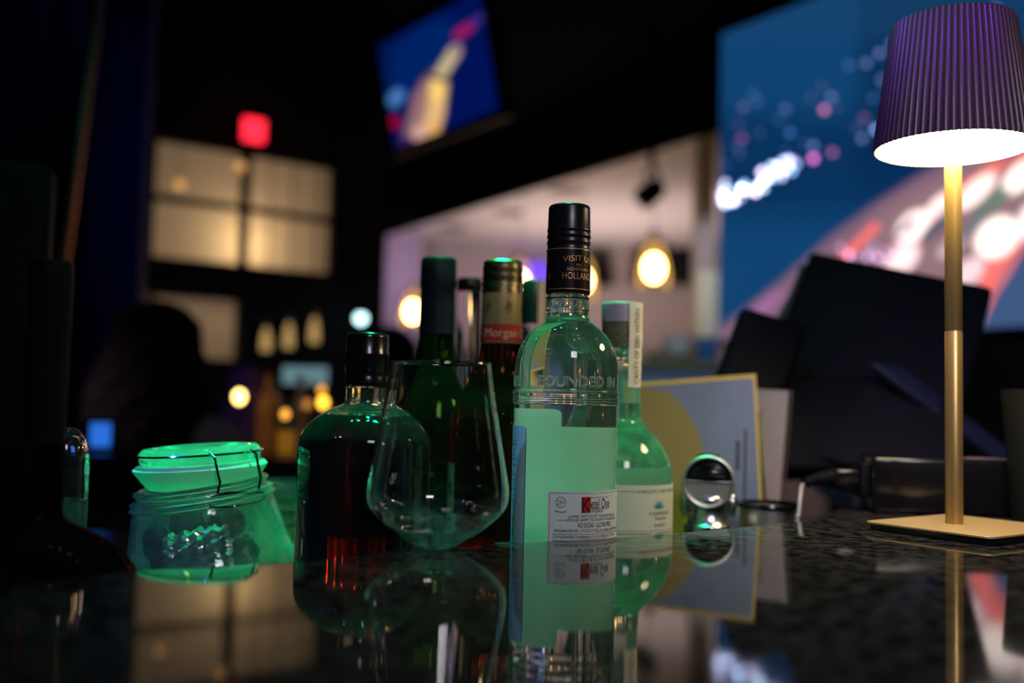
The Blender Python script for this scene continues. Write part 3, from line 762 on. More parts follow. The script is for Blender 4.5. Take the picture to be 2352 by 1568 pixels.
    MB().lathe([(0,0),(r*.95,0),(r,.003),(r,z),(r*.96,z),(r*.95,.004),(0,.004)], n=72).build('cup_wall', m_steel, b.t, angle=40)
    MB().lathe([(r*.92,z-.001),(r*1.1,z-.001),(r*1.14,z+.001),(r*1.1,z+.0035),(r*.92,z+.0035)], n=72).build('rim', m_black, b.t, angle=40)
menus()

# ================================================================== TABLE LAMP
def lamp():
    bp = PZ(2192, 1196, ZC+.008)
    t = thing('table_lamp', 'cordless table lamp with gold stem and dark pleated shade lit from within', 'lamp', (bp.x, bp.y, ZC))
    k = math.hypot(bp.x, bp.y)/F
    k = bp.y/F
    def z(py):
        lo, hi = -1, 4
        for _ in range(40):
            m = (lo+hi)/2
            if proj((bp.x, bp.y, m))[1] > py: lo = m
            else: hi = m
        return (lo+hi)/2-ZC
    L_, Fr = PZ(1983, 1196, ZC+.006), PZ(2276, 1234, ZC+.006)
    Bk = PZ(2118, 1173, ZC+.006)
    e1 = (Fr-L_); e2 = (Bk-L_); ang = math.atan2(e1.y, e1.x); w = e1.length
    print('lamp base', bp, w, e2.length, math.degrees(ang), math.degrees(math.atan2(e2.y, e2.x)))
    def plate(h0, h1, ins):
        mb = MB(); c = (Fr+Bk)/2; s = .5*w-ins
        d1 = Vector((math.cos(ang), math.sin(ang), 0)); d2 = Vector((-math.sin(ang), math.cos(ang), 0))
        o = Vector((bp.x, bp.y, 0)); hw2 = min(.058, max(.045, abs(e2.dot(d2))/2))-ins
        poly = []
        cen = Vector(((L_.x+Fr.x)/2, (L_.y+Fr.y)/2, 0))+d2*(hw2+ins)-o
        cr = .006
        for sx, sy, a0 in ((1,-1,-90),(1,1,0),(-1,1,90),(-1,-1,180)):
            cc = cen+d1*(s-cr)*sx+d2*(hw2-cr)*sy
            for j in range(6):
                a = R(a0+j*18); p = cc+d1*cr*math.cos(a)+d2*cr*math.sin(a); poly.append((p.x, p.y))
        return mb.prism(poly, h0, h1)
    plate(0, .0045, .0015).build('base_underside', m_black, t, bevel=.0004)
    plate(.0045, .0062, 0).build('base_plate', mat('satin_gold', (.72,.5,.22), rough=.4, metal=.35, bump=.1, bscale=30), t, bevel=.0005)
    rp = 19*k; m_stem = mat('stem_gold', (.6,.40,.13), rough=.35, metal=.7, bump=.03)
    MB().lathe([(0,.006),(rp,.006),(rp,z(762)),(rp*.97,z(761)),(rp*.97,z(759)),(rp,z(758)),(rp,z(395)),(rp*.9,z(340)),(0,z(336))], n=48).build('stem', m_stem, t, angle=40)
    zb, zt = z(342), z(62); rb, rt = 177*k, 138*k
    def pleat(r, zz, a):
        q = (a*72/(2*PI)) % 1
        return r*(1-.022*abs(math.sin(PI*q))**.6) 
    n = 72*8
    MB().lathe([(rb*.975,zb),(rb,zb),(rb,zb+.002),(rt,zt),(rt*.97,zt+.002),(rt*.9,zt+.0025),(0,zt+.003)], n=n, mod=pleat).build('shade', mat('pleated_shade', (.06,.03,.035), rough=.4, bump=.1, spec=.6), t, angle=60)
    MB().lathe([(rb*.975,zb),(rb*.95,zb+.004),(rt*.93,zt-.002),(0,zt-.001)], n=72, flip=True).build('shade_lining', mat('lining_white', (.8,.75,.65), rough=.7), t)
    MB().lathe([(rb*.955,zb+.004),(rb*.95,zb+.003),(rp*1.0,zb+.003)], n=72, flip=False).build('diffuser', emit('lamp_diffuser', (1,.80,.48), 34), t)
    MB().lathe([(0,zb-.001),(rp*.95,zb-.001),(rp*.95,zb+.002),(0,zb+.004)], n=40).build('socket_collar', m_goldcap, t)
lamp()

# ================================================================== POS TERMINAL, adapter cable, cup
def terminal():
    t = thing('checkout_terminal', 'black touch-screen checkout terminal seen from behind, left of the lamp stem', 'terminal', (.46, 1.2, ZC))
    o = -Vector((.46, 1.2, ZC))
    TL, TR, BL = P(1862,572,1.27), P(2284,655,1.19), P(1700,1000,1.14)
    MB().slab(TL+o, TR+o, BL+o, .022).build('display_panel', m_matte, t, bevel=.008)
    m_edge = mat('grey_plastic', (.10,.09,.11), rough=.4)
    n = (TR-TL).cross(BL-TL).normalized()
    MB().slab(TL+n*.024+o-(TR-TL)*.05-Vector((0,0,.004)), TR+n*.024+o, BL+n*.024+o-(TR-TL)*.05, .010).build('front_bezel', m_edge, t, bevel=.003)
    MB().slab(TL+n*.03-(TR-TL)*.09+o-Vector((0,0,.03)), TL+n*.03-(TR-TL)*.005+o-Vector((0,0,.03)), TL+(BL-TL)*.45+n*.03-(TR-TL)*.09+o, .02).build('card_reader', m_edge, t, bevel=.004)
    a, b_, c = P(1706,698,1.13), P(1860,745,1.12), P(1636,885,1.10)
    MB().slab(a+o, b_+o, c+o, .03).build('customer_display', m_matte, t, bevel=.009)
    MB().slab(P(2000,830,1.12)+o, P(2070,840,1.13)+o, P(2290,1050,1.10)+o, .012).build('support_arm', mat('blue_black', (.02,.025,.05), rough=.35), t, bevel=.003)
    MB().slab(P(1780,860,1.14)+o, P(2200,860,1.16)+o, P(1780,1080,1.10)+o, .05).build('neck', m_matte, t, bevel=.008)
    x0 = P(1872,1100,.90).x
    MB().box(-.11, .17, -.14, .16, 0, .018).build('foot', m_matte, t, bevel=.005)
    # logo smudge on the back
    # power brick
    pl = PZ(2002,1186); 
    t = thing('power_adapter', 'black power adapter box with grey cord and plug, left of the lamp', 'adapter', (P(2060,1150,.90).x+.037, .87, ZC), R(-6))
    MB().box(-.075,.045,-.03,.018,0,.048).build('housing', m_black, t, bevel=.004)
    MB().box(-.083,-.074,-.022,.01,.012,.042).build('end_panel', m_matte, t, bevel=.002)
    q = P(1950,1100,.84)-Vector(t.location)
    MB().box(-.105,-.082,-.020,-.004,.022,.036).build('plug', m_black, t, bevel=.003)
    s = MB()
    s.tube([(-.104,-.012,.0285),(-.112,-.012,.0275),(-.118,-.012,.0262),(-.124,-.012,.0245),(-.130,-.012,.021)], .005, n=14, rs=[.0062,.0056,.0048,.004,.003])
    for i in range(5): s.tube([(-.107-.0042*i,-.012,.0282-.0008*i-.0001*i*i), (-.109-.0042*i,-.012,.0278-.0008*i-.0001*i*i)], .0066-.0004*i, n=14)
    s.build('strain_relief', m_matte, t)
    w = Matrix.Rotation(R(-6), 4, 'Z')
    c0 = Vector(t.location)+w @ Vector((-.129,-.012,.0215))
    end = PZ(1866,1212)
    pts = []
    x0_, y0_ = proj(c0); d0 = P(x0_-11,1182,.83)
    ctrl = [c0+Vector((.010,0,.0045)), c0, P(x0_-6,y0_+22,.838), d0, Vector((d0.x-.001, .83, ZC-.005)), Vector((d0.x, .83, ZC-.04)), Vector((d0.x-.004, .84, WELL+.006)), Vector((d0.x-.02, .86, WELL+.0018))]
    for i in range(len(ctrl)-1):
        p0, p1, p2, p3 = ctrl[max(i-1,0)], ctrl[i], ctrl[i+1], ctrl[min(i+2,len(ctrl)-1)]
        for j in range(8):
            u = j/8; pts.append(.5*((2*p1)+(-p0+p2)*u+(2*p0-5*p1+4*p2-p3)*u*u+(-p0+3*p1-3*p2+p3)*u**3))
    iw = (Matrix.Translation(Vector(t.location)) @ w).inverted()
    MB().tube([iw @ p for p in pts], .0017, n=12).build('power_cord', mat('grey_cord', (.5,.47,.45), rough=.3), t)
    c = PZ(2418, 1196)
    t = thing('black_tumbler', 'tall black tapered tumbler at the right edge beside the lamp', 'cup', c)
    k = c.y/F
    zt_ = P(2418, 896, c.y).z-ZC
    MB().lathe([(0,0),(82*k,0),(84*k,.003),(106*k,zt_),(102*k,zt_),(80*k,.004),(0,.004)], n=64).build('cup_wall', mat('soft_black', (.015,.016,.016), rough=.5), t, angle=40)
terminal()

# ================================================================== COUNTER, WELL
def counter():
    edge = [PZ(x, y) for x, y in ((290,1311),(500,1302),(680,1289),(843,1271),(990,1257),(1119,1250),(1300,1240),(1420,1234),(1560,1223),(1700,1210),(1840,1197))]
    e = [(p.x, p.y) for p in edge]
    for p in e: print('edge', [round(c, 3) for c in p])
    poly = [(-1.3,-.35),(1.7,-.35),(1.7,1.55),(.46,1.55),(.375,1.1),(.315,.92)]+e[::-1]+[(-.275,.37),(-.6,.2),(-1.3,.0)]
    # smooth the run of the edge
    m, nt, out = nmat('black_granite')
    tc = nt.nodes.new('ShaderNodeTexCoord')
    v = nt.nodes.new('ShaderNodeTexVoronoi'); v.inputs['Scale'].default_value = 420
    n = nt.nodes.new('ShaderNodeTexNoise'); n.inputs['Scale'].default_value = 120; n.inputs['Detail'].default_value = 5
    n2 = nt.nodes.new('ShaderNodeTexNoise'); n2.inputs['Scale'].default_value = 700; n2.inputs['Detail'].default_value = 2
    n3 = nt.nodes.new('ShaderNodeTexNoise'); n3.inputs['Scale'].default_value = 9; n3.inputs['Detail'].default_value = 2
    for q in (v, n, n2, n3): nt.links.new(tc.outputs['Object'], q.inputs['Vector'])
    r = nt.nodes.new('ShaderNodeValToRGB'); cr = r.color_ramp
    cr.elements[0].position = .40; cr.elements[0].color = (.006,.0058,.006,1); cr.elements[1].position = .62; cr.elements[1].color = (.06,.054,.052,1)
    nt.links.new(n.outputs['Fac'], r.inputs['Fac'])
    r2 = nt.nodes.new('ShaderNodeValToRGB'); r2.color_ramp.elements[0].position = .70; r2.color_ramp.elements[0].color = (0,0,0,1); r2.color_ramp.elements[1].position = .76; r2.color_ramp.elements[1].color = (.16,.15,.15,1)
    nt.links.new(n2.outputs['Fac'], r2.inputs['Fac'])
    ad = nt.nodes.new('ShaderNodeMixRGB'); ad.blend_type = 'ADD'; ad.inputs[0].default_value = 1
    nt.links.new(r.outputs[0], ad.inputs[1]); nt.links.new(r2.outputs[0], ad.inputs[2])
    b = nt.nodes.new('ShaderNodeBsdfPrincipled'); b.inputs['IOR'].default_value = 1.38
    nt.links.new(ad.outputs[0], b.inputs['Base Color'])
    mp = nt.nodes.new('ShaderNodeMapRange'); mp.inputs[1].default_value = .35; mp.inputs[2].default_value = .7; mp.inputs[3].default_value = .025; mp.inputs[4].default_value = .07
    nt.links.new(n3.outputs['Fac'], mp.inputs[0]); nt.links.new(mp.outputs[0], b.inputs['Roughness'])
    bp = nt.nodes.new('ShaderNodeBump'); bp.inputs['Strength'].default_value = .035; bp.inputs['Distance'].default_value = .0006
    nt.links.new(n.outputs['Fac'], bp.inputs['Height']); nt.links.new(bp.outputs[0], b.inputs['Normal'])
    nt.links.new(b.outputs[0], out.inputs[0])
    t = thing('bar_counter', 'polished black speckled stone bar counter with curved far edge', 'counter', (.2, .2, 0))
    o = lambda p: [(x-.2, y-.2) for x, y in p]
    MB().prism(o(poly), ZC-.03, ZC).build('worktop', m, t, smooth=False, bevel=.0015, seg=2)
    poly2 = [(-1.25,-.3),(1.65,-.3),(1.65,1.5),(.52,1.5),(.40,1.05),(.33,.88),(.2,.66),(-.1,.42),(-.4,.3),(-1.25,-.05)]
    MB().prism(o(poly2), 0, ZC-.03).build('cabinet', m_matte, t, smooth=False)
    # bottle well
    st = mat('well_steel', (.05,.05,.06), rough=.25, metal=.9, bump=.1, bscale=40)
    t = thing('bottle_well', 'dark steel bottle shelf set lower behind the counter', 'shelf', (0, .9, 0))
    pw = [(-1.2,.05),(-.56,.32),(-.3,.45),(-.1,.5),(.1,.6),(.2,.72),(.3,.93),(.37,1.12),(.37,1.22),(-1.2,1.22)]
    pw = [(-1.2,.06),(-.6,.33),(-.33,.435),(-.11,.475),(.0,.52),(.1,.60),(.2,.71),(.27,.87),(.33,1.04),(.38,1.22),(-1.2,1.22)]
    MB().prism([(x, y-.9) for x, y in pw], WELL-.02, WELL).build('shelf_top', st, t, smooth=False)
    MB().box(-1.2,.37,.28,.30,0,WELL-.02).build('shelf_back', m_matte, t, smooth=False)
counter()

# ================================================================== SCREENS
def lerp(a, b, t): return a+(b-a)*t
def paint(obj, fn):
    me = obj.data; n = len(me.vertices)
    co = np.empty(n*3, 'f'); me.vertices.foreach_get('co', co); co = co.reshape(-1, 3)+np.array(obj.location)-np.array(CAM)
    if obj.parent: co = co+np.array(obj.parent.location)
    k = F/(co @ np.array(F0)); x = 1176+(co @ np.array(CR))*k; y = 784-(co @ np.array(CU))*k
    c = fn(x, y); a = me.attributes.new('picture', 'FLOAT_COLOR', 'POINT')
    a.data.foreach_set('color', np.concatenate([c, np.ones((n, 1))], 1).astype('f').ravel())
def s2l(c): return np.array([((v/255+.055)/1.055)**2.4 if v > 10 else v/255/12.92 for v in c])
def seg(x, y, pts):
    """distance to a polyline"""
    d = np.full(x.shape, 1e9)
    for (x0, y0), (x1, y1) in zip(pts[:-1], pts[1:]):
        dx, dy = x1-x0, y1-y0; t = np.clip(((x-x0)*dx+(y-y0)*dy)/(dx*dx+dy*dy), 0, 1)
        d = np.minimum(d, np.hypot(x-x0-t*dx, y-y0-t*dy))
    return d
def smst(a, b, x):
    t = np.clip((x-a)/(b-a), 0, 1); return t*t*(3-2*t)
def mix(c, col, w): return c*(1-w[:, None])+np.array(col)[None]*w[:, None]
def led_paint(x, y):
    c = np.tile(s2l((16,66,112)), (len(x), 1))
    c = mix(c, s2l((6,44,82)), smst(1940, 2010, x)*smst(520, 300, y)*.8)
    c = mix(c, s2l((4,40,82)), smst(200, 330, y)*smst(560, 420, y)*.7)
    c = mix(c, s2l((28,70,110)), smst(120, 60, y)*.4)
    rnd = random.Random(9)
    def dot(px, py, col, s=1., r=7):
        nonlocal c
        w = smst(r+2.5, r-2.5, np.hypot(x-px, y-py)); c = c+w[:, None]*(s2l(col)[None]*s*(17/r)**2)
    # city street lights
    for px, py, col, s in ((1893,252,(190,110,150),.45),(1910,223,(90,100,150),.35),(1804,250,(80,90,140),.3),(1704,318,(120,60,110),.35),(1708,245,(90,80,130),.3),(1868,364,(200,100,180),.75),(1912,350,(150,80,130),.4),(1868,335,(100,120,180),.3),(2020,122,(100,110,170),.35),(1990,145,(90,100,150),.35),(1950,150,(60,80,130),.3),(2048,100,(100,110,160),.3),(2025,182,(90,90,130),.3),(2005,225,(60,80,120),.25),(1985,270,(110,70,90),.3),(2012,297,(130,160,230),.5),(1980,318,(100,120,170),.3),(2287,20,(110,110,150),.35),(1740,235,(60,80,120),.25),(1815,305,(60,100,160),.3),(1820,370,(190,130,170),.5),(1730,217,(60,90,130),.2)):
        dot(px, py, col, s)
    for i in range(60):
        t = rnd.random(); px = 1655+t*170+rnd.uniform(-8, 8); py = 458-t*82+rnd.gauss(0, 14)
        dot(px, py, rnd.choice([(200,210,255),(150,190,255),(230,160,200),(190,190,230),(180,215,240)]), .32+.25*rnd.random(), 5)
    for i in range(16):
        px, py = rnd.uniform(1660, 2060), rnd.uniform(205, 345); dot(px, py-(px-1860)*.22, rnd.choice([(60,90,140),(70,80,120),(90,70,110)]), .12, 6)
    # lit building, curving up to the right
    edge = lambda xx: np.interp(xx, [1640,1700,1800,1900,2000,2100,2200,2352,2600], [760,715,635,545,470,405,350,285,200])
    e = edge(x); w = smst(-6, 14, y-e)
    c = mix(c, s2l((128,98,118)), w)
    w2 = smst(10, 60, y-e)*smst(1880, 2050, x)
    c = mix(c, s2l((150,116,124)), w2)
    # coral ribs and white cells
    def rib(pts, wd, col, s, soft=8):
        nonlocal c
        c = mix(c, s2l(col)*s, smst(wd+soft, wd-soft*.5, seg(x, y, pts)))
    for pts, wd in (([(1985,760),(2040,640),(2100,545),(2180,455),(2290,385),(2500,290)], 11), ([(2150,900),(2215,760),(2285,610),(2400,450)], 13), ([(1840,700),(1930,600),(2010,520)], 7)):
        rib(pts, wd, (250,112,105), 1.25)
    for px, py, rx, ry, col, s in ((2100,520,46,30,(255,232,228),1.3),(2070,600,50,26,(250,215,215),1.1),(2160,470,40,18,(255,220,215),1.2),(2240,440,60,22,(255,225,215),1.2),(2345,405,55,26,(255,235,225),1.25),(2050,650,40,24,(225,180,190),.9),(2190,560,46,16,(215,190,195),.8),(2290,545,55,42,(255,235,225),1.35),(2340,640,50,30,(240,170,165),1.0),(2225,625,42,26,(235,200,205),1.0),(2400,520,60,60,(255,235,230),1.3),(1930,620,36,16,(180,130,170),.8),(1760,700,50,14,(170,110,160),.7)):
        ca, sa = math.cos(R(-42)), math.sin(R(-42)); dx, dy = x-px, y-py; q = np.hypot((dx*ca+dy*sa)/rx, (-dx*sa+dy*ca)/ry)
        c = mix(c, s2l(col)*s*1.35, smst(1.25, .75, q))
    for px, py, rx, ry, col in ((2275,470,55,18,(110,135,120)),(2150,520,50,14,(90,95,110)),(2230,520,70,12,(120,120,130)),(2340,350,60,10,(170,110,120)),(2180,480,30,10,(150,150,160)),(2085,520,30,9,(160,130,150))):
        ca, sa = math.cos(R(-42)), math.sin(R(-42)); dx, dy = x-px, y-py; q = np.hypot((dx*ca+dy*sa)/rx, (-dx*sa+dy*ca)/ry)
        c = mix(c, s2l(col), smst(1.25, .75, q))
    # street below the building
    low = np.interp(x, [2240,2290,2352,2500], [770,660,560,380]); c = mix(c, s2l((62,88,130)), smst(0, 22, y-low))
    c = mix(c, s2l((250,120,120)), smst(16, 6, np.abs(y-low))*smst(2230, 2260, x))
    for i in range(26):
        t = rnd.random(); dot(1930+t*150+rnd.uniform(-10,10), 575+rnd.uniform(-14,20), rnd.choice([(200,150,210),(170,160,230),(220,160,190)]), .1, 5)
    for v in (1770, 1985):      # panel seam
        c *= (1-.10*smst(4, 1, np.abs(x-v-(y-400)*.02)))[:, None]
    return np.clip(c, 0, None)*1.0
def led():
    bl = Vector((.829, 4.0, 0)); d = Vector((.514*3.0-.829, -1.0, 0)); 
    L = 1.55
    zb = ZC+CH+.26; zt = ZC+CH+1.52
    t = thing('video_wall', 'huge bright video wall showing a blue city at night and a lit tower', 'screen', (bl.x, bl.y, zb))
    g = MB().grid(lambda u, v: (d.x*L*u, d.y*L*u, (zt-zb)*v), 420, 330)
    o = g.build('picture_panel', emit_attr('video_wall_picture'), t, smooth=False)
    paint(o, led_paint)
    nrm = Vector((d.y, -d.x, 0)).normalized()
    if nrm.y > 0: pass
    bk = -nrm if nrm.x < 0 else nrm
    a = Vector((-.02*d.normalized().x, -.02*d.normalized().y, -.02)) 
    bv = Vector((.012, .012, 0))
    MB().add([(p[0]+bv.x+q*.05, p[1]+bv.y+q*.05, p[2]) for q in (0, 1) for p in ((0,0,-.03),(d.x*L,d.y*L,-.03),(d.x*L,d.y*L,zt-zb+.03),(0,0,zt-zb+.03))], [(0,1,2,3),(4,7,6,5),(0,4,5,1),(1,5,6,2),(2,6,7,3),(3,7,4,0)]).build('cabinet_frame', m_matte, t, smooth=False)
led()
def tv_paint(x, y):
    c = np.tile(s2l((0,18,85)), (len(x), 1))
    c = mix(c, s2l((0,34,100)), smst(90, 20, seg(x, y, [(900,190),(1000,100)])))
    c = mix(c, s2l((0,20,62)), smst(40, 10, seg(x, y, [(870,105),(905,280)]))*.5)
    def blob(pts, w, col, s=1):
        nonlocal c
        c = mix(c, s2l(col)*s, smst(w*1.35, w*.7, seg(x, y, pts)))
    blob([(950,340),(975,230),(1000,190)], 26, (150,110,110)); blob([(985,310),(1000,260),(1008,190)], 20, (225,180,120), 1.05)
    blob([(1003,200),(1004,218)], 13, (245,205,110), 1.1); blob([(995,300),(998,285)], 11, (225,165,100), 1.1); blob([(960,315),(965,300)], 14, (210,165,155), 1)
    blob([(1015,165),(1045,118)], 14, (200,180,140), .95); blob([(1045,118),(1052,108)], 8, (150,120,130))
    blob([(1052,80),(1078,62)], 11, (150,25,95)); blob([(1090,50),(1112,36)], 9, (60,40,120)); blob([(905,230),(915,218)], 15, (70,120,185)); blob([(903,280),(906,283)], 13, (160,0,50)); blob([(930,330),(940,325)], 12, (60,30,90))
    c = mix(c, s2l((30,20,45)), smst(7, 2, np.abs(seg(x, y, [(975,172),(1035,186)]))))
    return c
def tv():
    # a rectangular television, turned to the left and tipped down
    from itertools import product
    tgt = [(870,100),(1112,-22),(1155,243),(912,352)]
    def corners(q):
        cx, cz, yaw, tilt, w, h = q; C = Vector((cx, 3.4, cz))
        u = Vector((math.cos(yaw), -math.sin(yaw), 0)); nh = Vector((-math.sin(yaw), -math.cos(yaw), 0))
        v = Vector((0,0,1))*math.cos(tilt)+nh*math.sin(tilt)
        return [C-u*w/2+v*h/2, C+u*w/2+v*h/2, C+u*w/2-v*h/2, C-u*w/2-v*h/2], u, v
    def err(q): return sum((a-b)**2 for p, t_ in zip(corners(q)[0], tgt) for a, b in zip(proj(p), t_))
    c = P(1010, 170, 3.4); q = [c.x, c.z, .6, .3, .5, .4]; st = [.1,.1,.3,.2,.15,.15]; e = err(q)
    for it in range(400):
        imp = False
        for i in range(6):
            for s in (1, -1):
                r_ = list(q); r_[i] += s*st[i]; e2 = err(r_)
                if e2 < e: q, e, imp = r_, e2, True
        if not imp: st = [x*.6 for x in st]
    print('tv', q, e)
    (A_, B_, C_, D_), u, v = corners(q); O = Vector((q[0], 3.4, q[1])); n = u.cross(v).normalized()
    if n.y > 0: n = -n
    w, h = q[4], q[5]
    t = thing('hanging_television', 'tilted television hung from the ceiling showing a lit tower on deep blue', 'television', O)
    g = MB().grid(lambda a, b_: u*w*(a-.5)+v*h*(b_-.5)+n*.004, 150, 130); o = g.build('screen', emit_attr('tv_picture'), t, smooth=False)
    paint(o, tv_paint)
    fr = MB(); bw = .03
    for (a0, a1, b0, b1) in ((-w/2-bw, w/2+bw, h/2, h/2+bw), (-w/2-bw, w/2+bw, -h/2-bw, -h/2), (-w/2-bw, -w/2, -h/2, h/2), (w/2, w/2+bw, -h/2, h/2)):
        fr.slab(u*a0+v*b0-n*.03, u*a1+v*b0-n*.03, u*a0+v*b1-n*.03, .05 if (u.cross(v)).dot(n) > 0 else -.05)
    fr.build('frame', mat('brown_bezel', (.03,.011,.007), rough=.6, spec=.1), t, smooth=False)
    MB().slab(u*(-w/2)+v*(-h/2)-n*.03, u*(w/2)+v*(-h/2)-n*.03, u*(-w/2)+v*(h/2)-n*.03, .02 if (u.cross(v)).dot(n) > 0 else -.02).build('back_shell', m_matte, t, smooth=False)
    top = 3.2-O.z
    MB().tube([-n*.03, -n*.14+Vector((0,0,.05)), -n*.14+Vector((0,0,top))], .02, n=12).build('ceiling_mount', m_matte, t)
tv()

# ================================================================== BACKGROUND
m_wall = mat('dark_wall', (.012,.013,.02), rough=.8, bump=.3, bscale=30)
m_greywall = mat('grey_wall', (.36,.32,.33), rough=.8, bump=.2, bscale=30)
struct('floor', MB().box(-4.2,5,-2.5,11,-.05,0), mat('dark_floor', (.02,.02,.022), rough=.4, bump=.2, bscale=5), smooth=False)
struct('ceiling', MB().box(-4.2,5,-2.5,11,3.2,3.25), mat('black_ceiling', (.0015,.0015,.002), rough=.9, spec=.02, bump=.2), smooth=False)
struct('wall_back', MB().box(-4.2,5,10.9,11,0,3.2), m_wall, smooth=False)
struct('wall_left', MB().box(-4.25,-4.2,-2.5,11,0,3.2), m_wall, smooth=False)
struct('wall_right', MB().box(5,5.05,-2.5,11,0,3.2), m_wall, smooth=False)
struct('wall_front', MB().box(-4.2,5,-2.55,-2.5,0,3.2), m_wall, smooth=False)
# kitchen soffit: pale ceiling panel seen from below, its near edge running diagonally
hs = ZC+CH+1.6
A_, B_ = PZ(822, 562, hs), PZ(1648, 303, hs)
print('soffit', A_, B_)
C_, D_ = Vector((B_.x+.9, B_.y-.9, 0)), Vector((B_.x+2.2, 10.6, 0))
struct('ceiling_soffit', MB().prism([(A_.x, A_.y), (B_.x, B_.y), (D_.x, B_.y), (D_.x, 10.8), (A_.x-.2, 10.8)], hs, hs+.04), mat('soffit_paint', (.55,.5,.5), rough=.8, bump=.1), smooth=False)
dv = (Vector((B_.x, B_.y))-Vector((A_.x, A_.y))).normalized(); nv = Vector((dv.y, -dv.x))*.06
bh = [(A_.x-dv.x*4, A_.y-dv.y*4), (B_.x+dv.x*.8, B_.y+dv.y*.8)]
struct('wall_bulkhead', MB().prism([bh[0], bh[1], (bh[1][0]+nv.x, bh[1][1]+nv.y), (bh[0][0]+nv.x, bh[0][1]+nv.y)], hs-.002, 3.2), mat('black_bulkhead', (.004,.004,.005), rough=.9, spec=.05, bump=.1), smooth=False)
# far kitchen wall with dark openings
Yb = 10.2
kw = MB()
z_top = hs
def zz(px, py, Y=Yb): return P(px, py, Y).z
struct('wall_kitchen', MB().box(P(870,700,Yb).x, P(1900,700,Yb).x, Yb, Yb+.1, 0, hs), mat('kitchen_wall', (.4,.34,.33), rough=.8, bump=.2), smooth=False)
for i, (x0, x1, y0, y1) in enumerate(((1265,1412,575,652),(1447,1600,548,650))):
    a, b_ = P(x0, y1, Yb-.1), P(x1, y0, Yb-.1)
    t = thing('extractor_hood', ['dark extractor hood on the kitchen wall right of the vodka cap', 'dark extractor hood on the kitchen wall behind the large pendant lamp'][i], 'hood', (a.x, Yb-.01, a.z))
    w_, h_ = b_.x-a.x, b_.z-a.z
    MB().add([(0,-.15,0),(w_,-.15,0),(w_,0,0),(0,0,0),(.06,-.08,h_),(w_-.06,-.08,h_),(w_-.06,0,h_),(.06,0,h_)], [(0,3,2,1),(4,5,6,7),(0,1,5,4),(1,2,6,5),(2,3,7,6),(3,0,4,7)]).build('canopy', m_matte, t, smooth=False)
# pillars
def pillar(n, px0, px1, Y, m, z1, label=None):
    a, b_ = P(px0, 700, Y), P(px1, 700, Y)
    struct(n, MB().box(a.x, b_.x, Y, Y+.15, 0, z1), m, smooth=False)
pillar('wall_pillar_left', 884, 965, 9.7, mat('lilac_wall', (.42,.34,.42), rough=.8, bump=.1), hs)
pillar('wall_pillar_right', 1598, 1640, 5.9, mat('pale_pillar', (.6,.56,.6), rough=.7, bump=.1), hs)
# service pass in the kitchen: counter with plates and containers
Yp = 4.2
zp = zz(1560, 828, Yp)
t = thing('serving_pass', 'kitchen serving pass counter with pale blue front behind the menu card', 'counter', (P(1450,830,Yp).x, Yp, 0))
x1 = P(1655,830,Yp).x-P(1450,830,Yp).x
MB().box(-.55, x1, -.02, .6, zp-.03, zp).build('top', mat('pass_top', (.25,.28,.15), rough=.4), t, smooth=False)
MB().box(-.55, x1, .0, .58, 0, zp-.03).build('front', mat('pass_front', (.25,.35,.55), rough=.5, bump=.1), t, smooth=False)
def simple(name, label, cat, px, pyb, Y, prof, m, base=None, group=None, cm=None):
    p = P(px, pyb, Y); 
    if base is not None: p.z = base
    t = thing(name, label, cat, p, 0, group)
    MB().lathe(prof, n=40).build('body', m, t, angle=50); return t
simple('serving_bowl', 'pale round bowl on the serving pass, nearest the tequila bottle', 'bowl', 1510, 820, Yp+.2, [(0,0),(.03,0),(.07,.045),(.066,.045),(.028,.005),(0,.005)], mat('bowl_white', (.6,.45,.38), rough=.3), base=zp)
simple('serving_bowl', 'orange-tinted bowl on the serving pass, further right', 'bowl', 1575, 820, Yp+.2, [(0,0),(.03,0),(.075,.035),(.07,.035),(.028,.005),(0,.005)], mat('bowl_orange', (.55,.33,.2), rough=.3), base=zp)
simple('white_canister', 'white canister standing on the serving pass', 'canister', 1553, 820, Yp+.35, [(0,0),(.06,0),(.065,.02),(.065,.1),(.05,.13),(0,.135)], mat('canister_white', (.65,.68,.7), rough=.4), base=zp)
t = thing('blue_crate', 'blue plastic crate on the serving pass', 'crate', (P(1605,800,Yp+.45).x+.03, Yp+.45, zp))
MB().box(-.045,.045,-.08,.08,0,.12).build('box', mat('crate_blue', (.05,.22,.6), rough=.5), t, bevel=.01)
MB().box(-.05,.05,-.085,.085,.11,.13).build('rim', MATS['crate_blue'], t, bevel=.004)
t = thing('upright_fridge', 'tall pale green-white fridge edge left of the video wall', 'fridge', (P(1630,700,5.6).x, 5.6, 0))
MB().box(-.055,.055,-.0,.25,.05,zz(1630,622,5.6)).build('cabinet', mat('fridge_white', (.6,.7,.66), rough=.35), t, bevel=.012)
MB().box(-.05,.05,.01,.24,0,.05).build('plinth', m_matte, t, smooth=False)

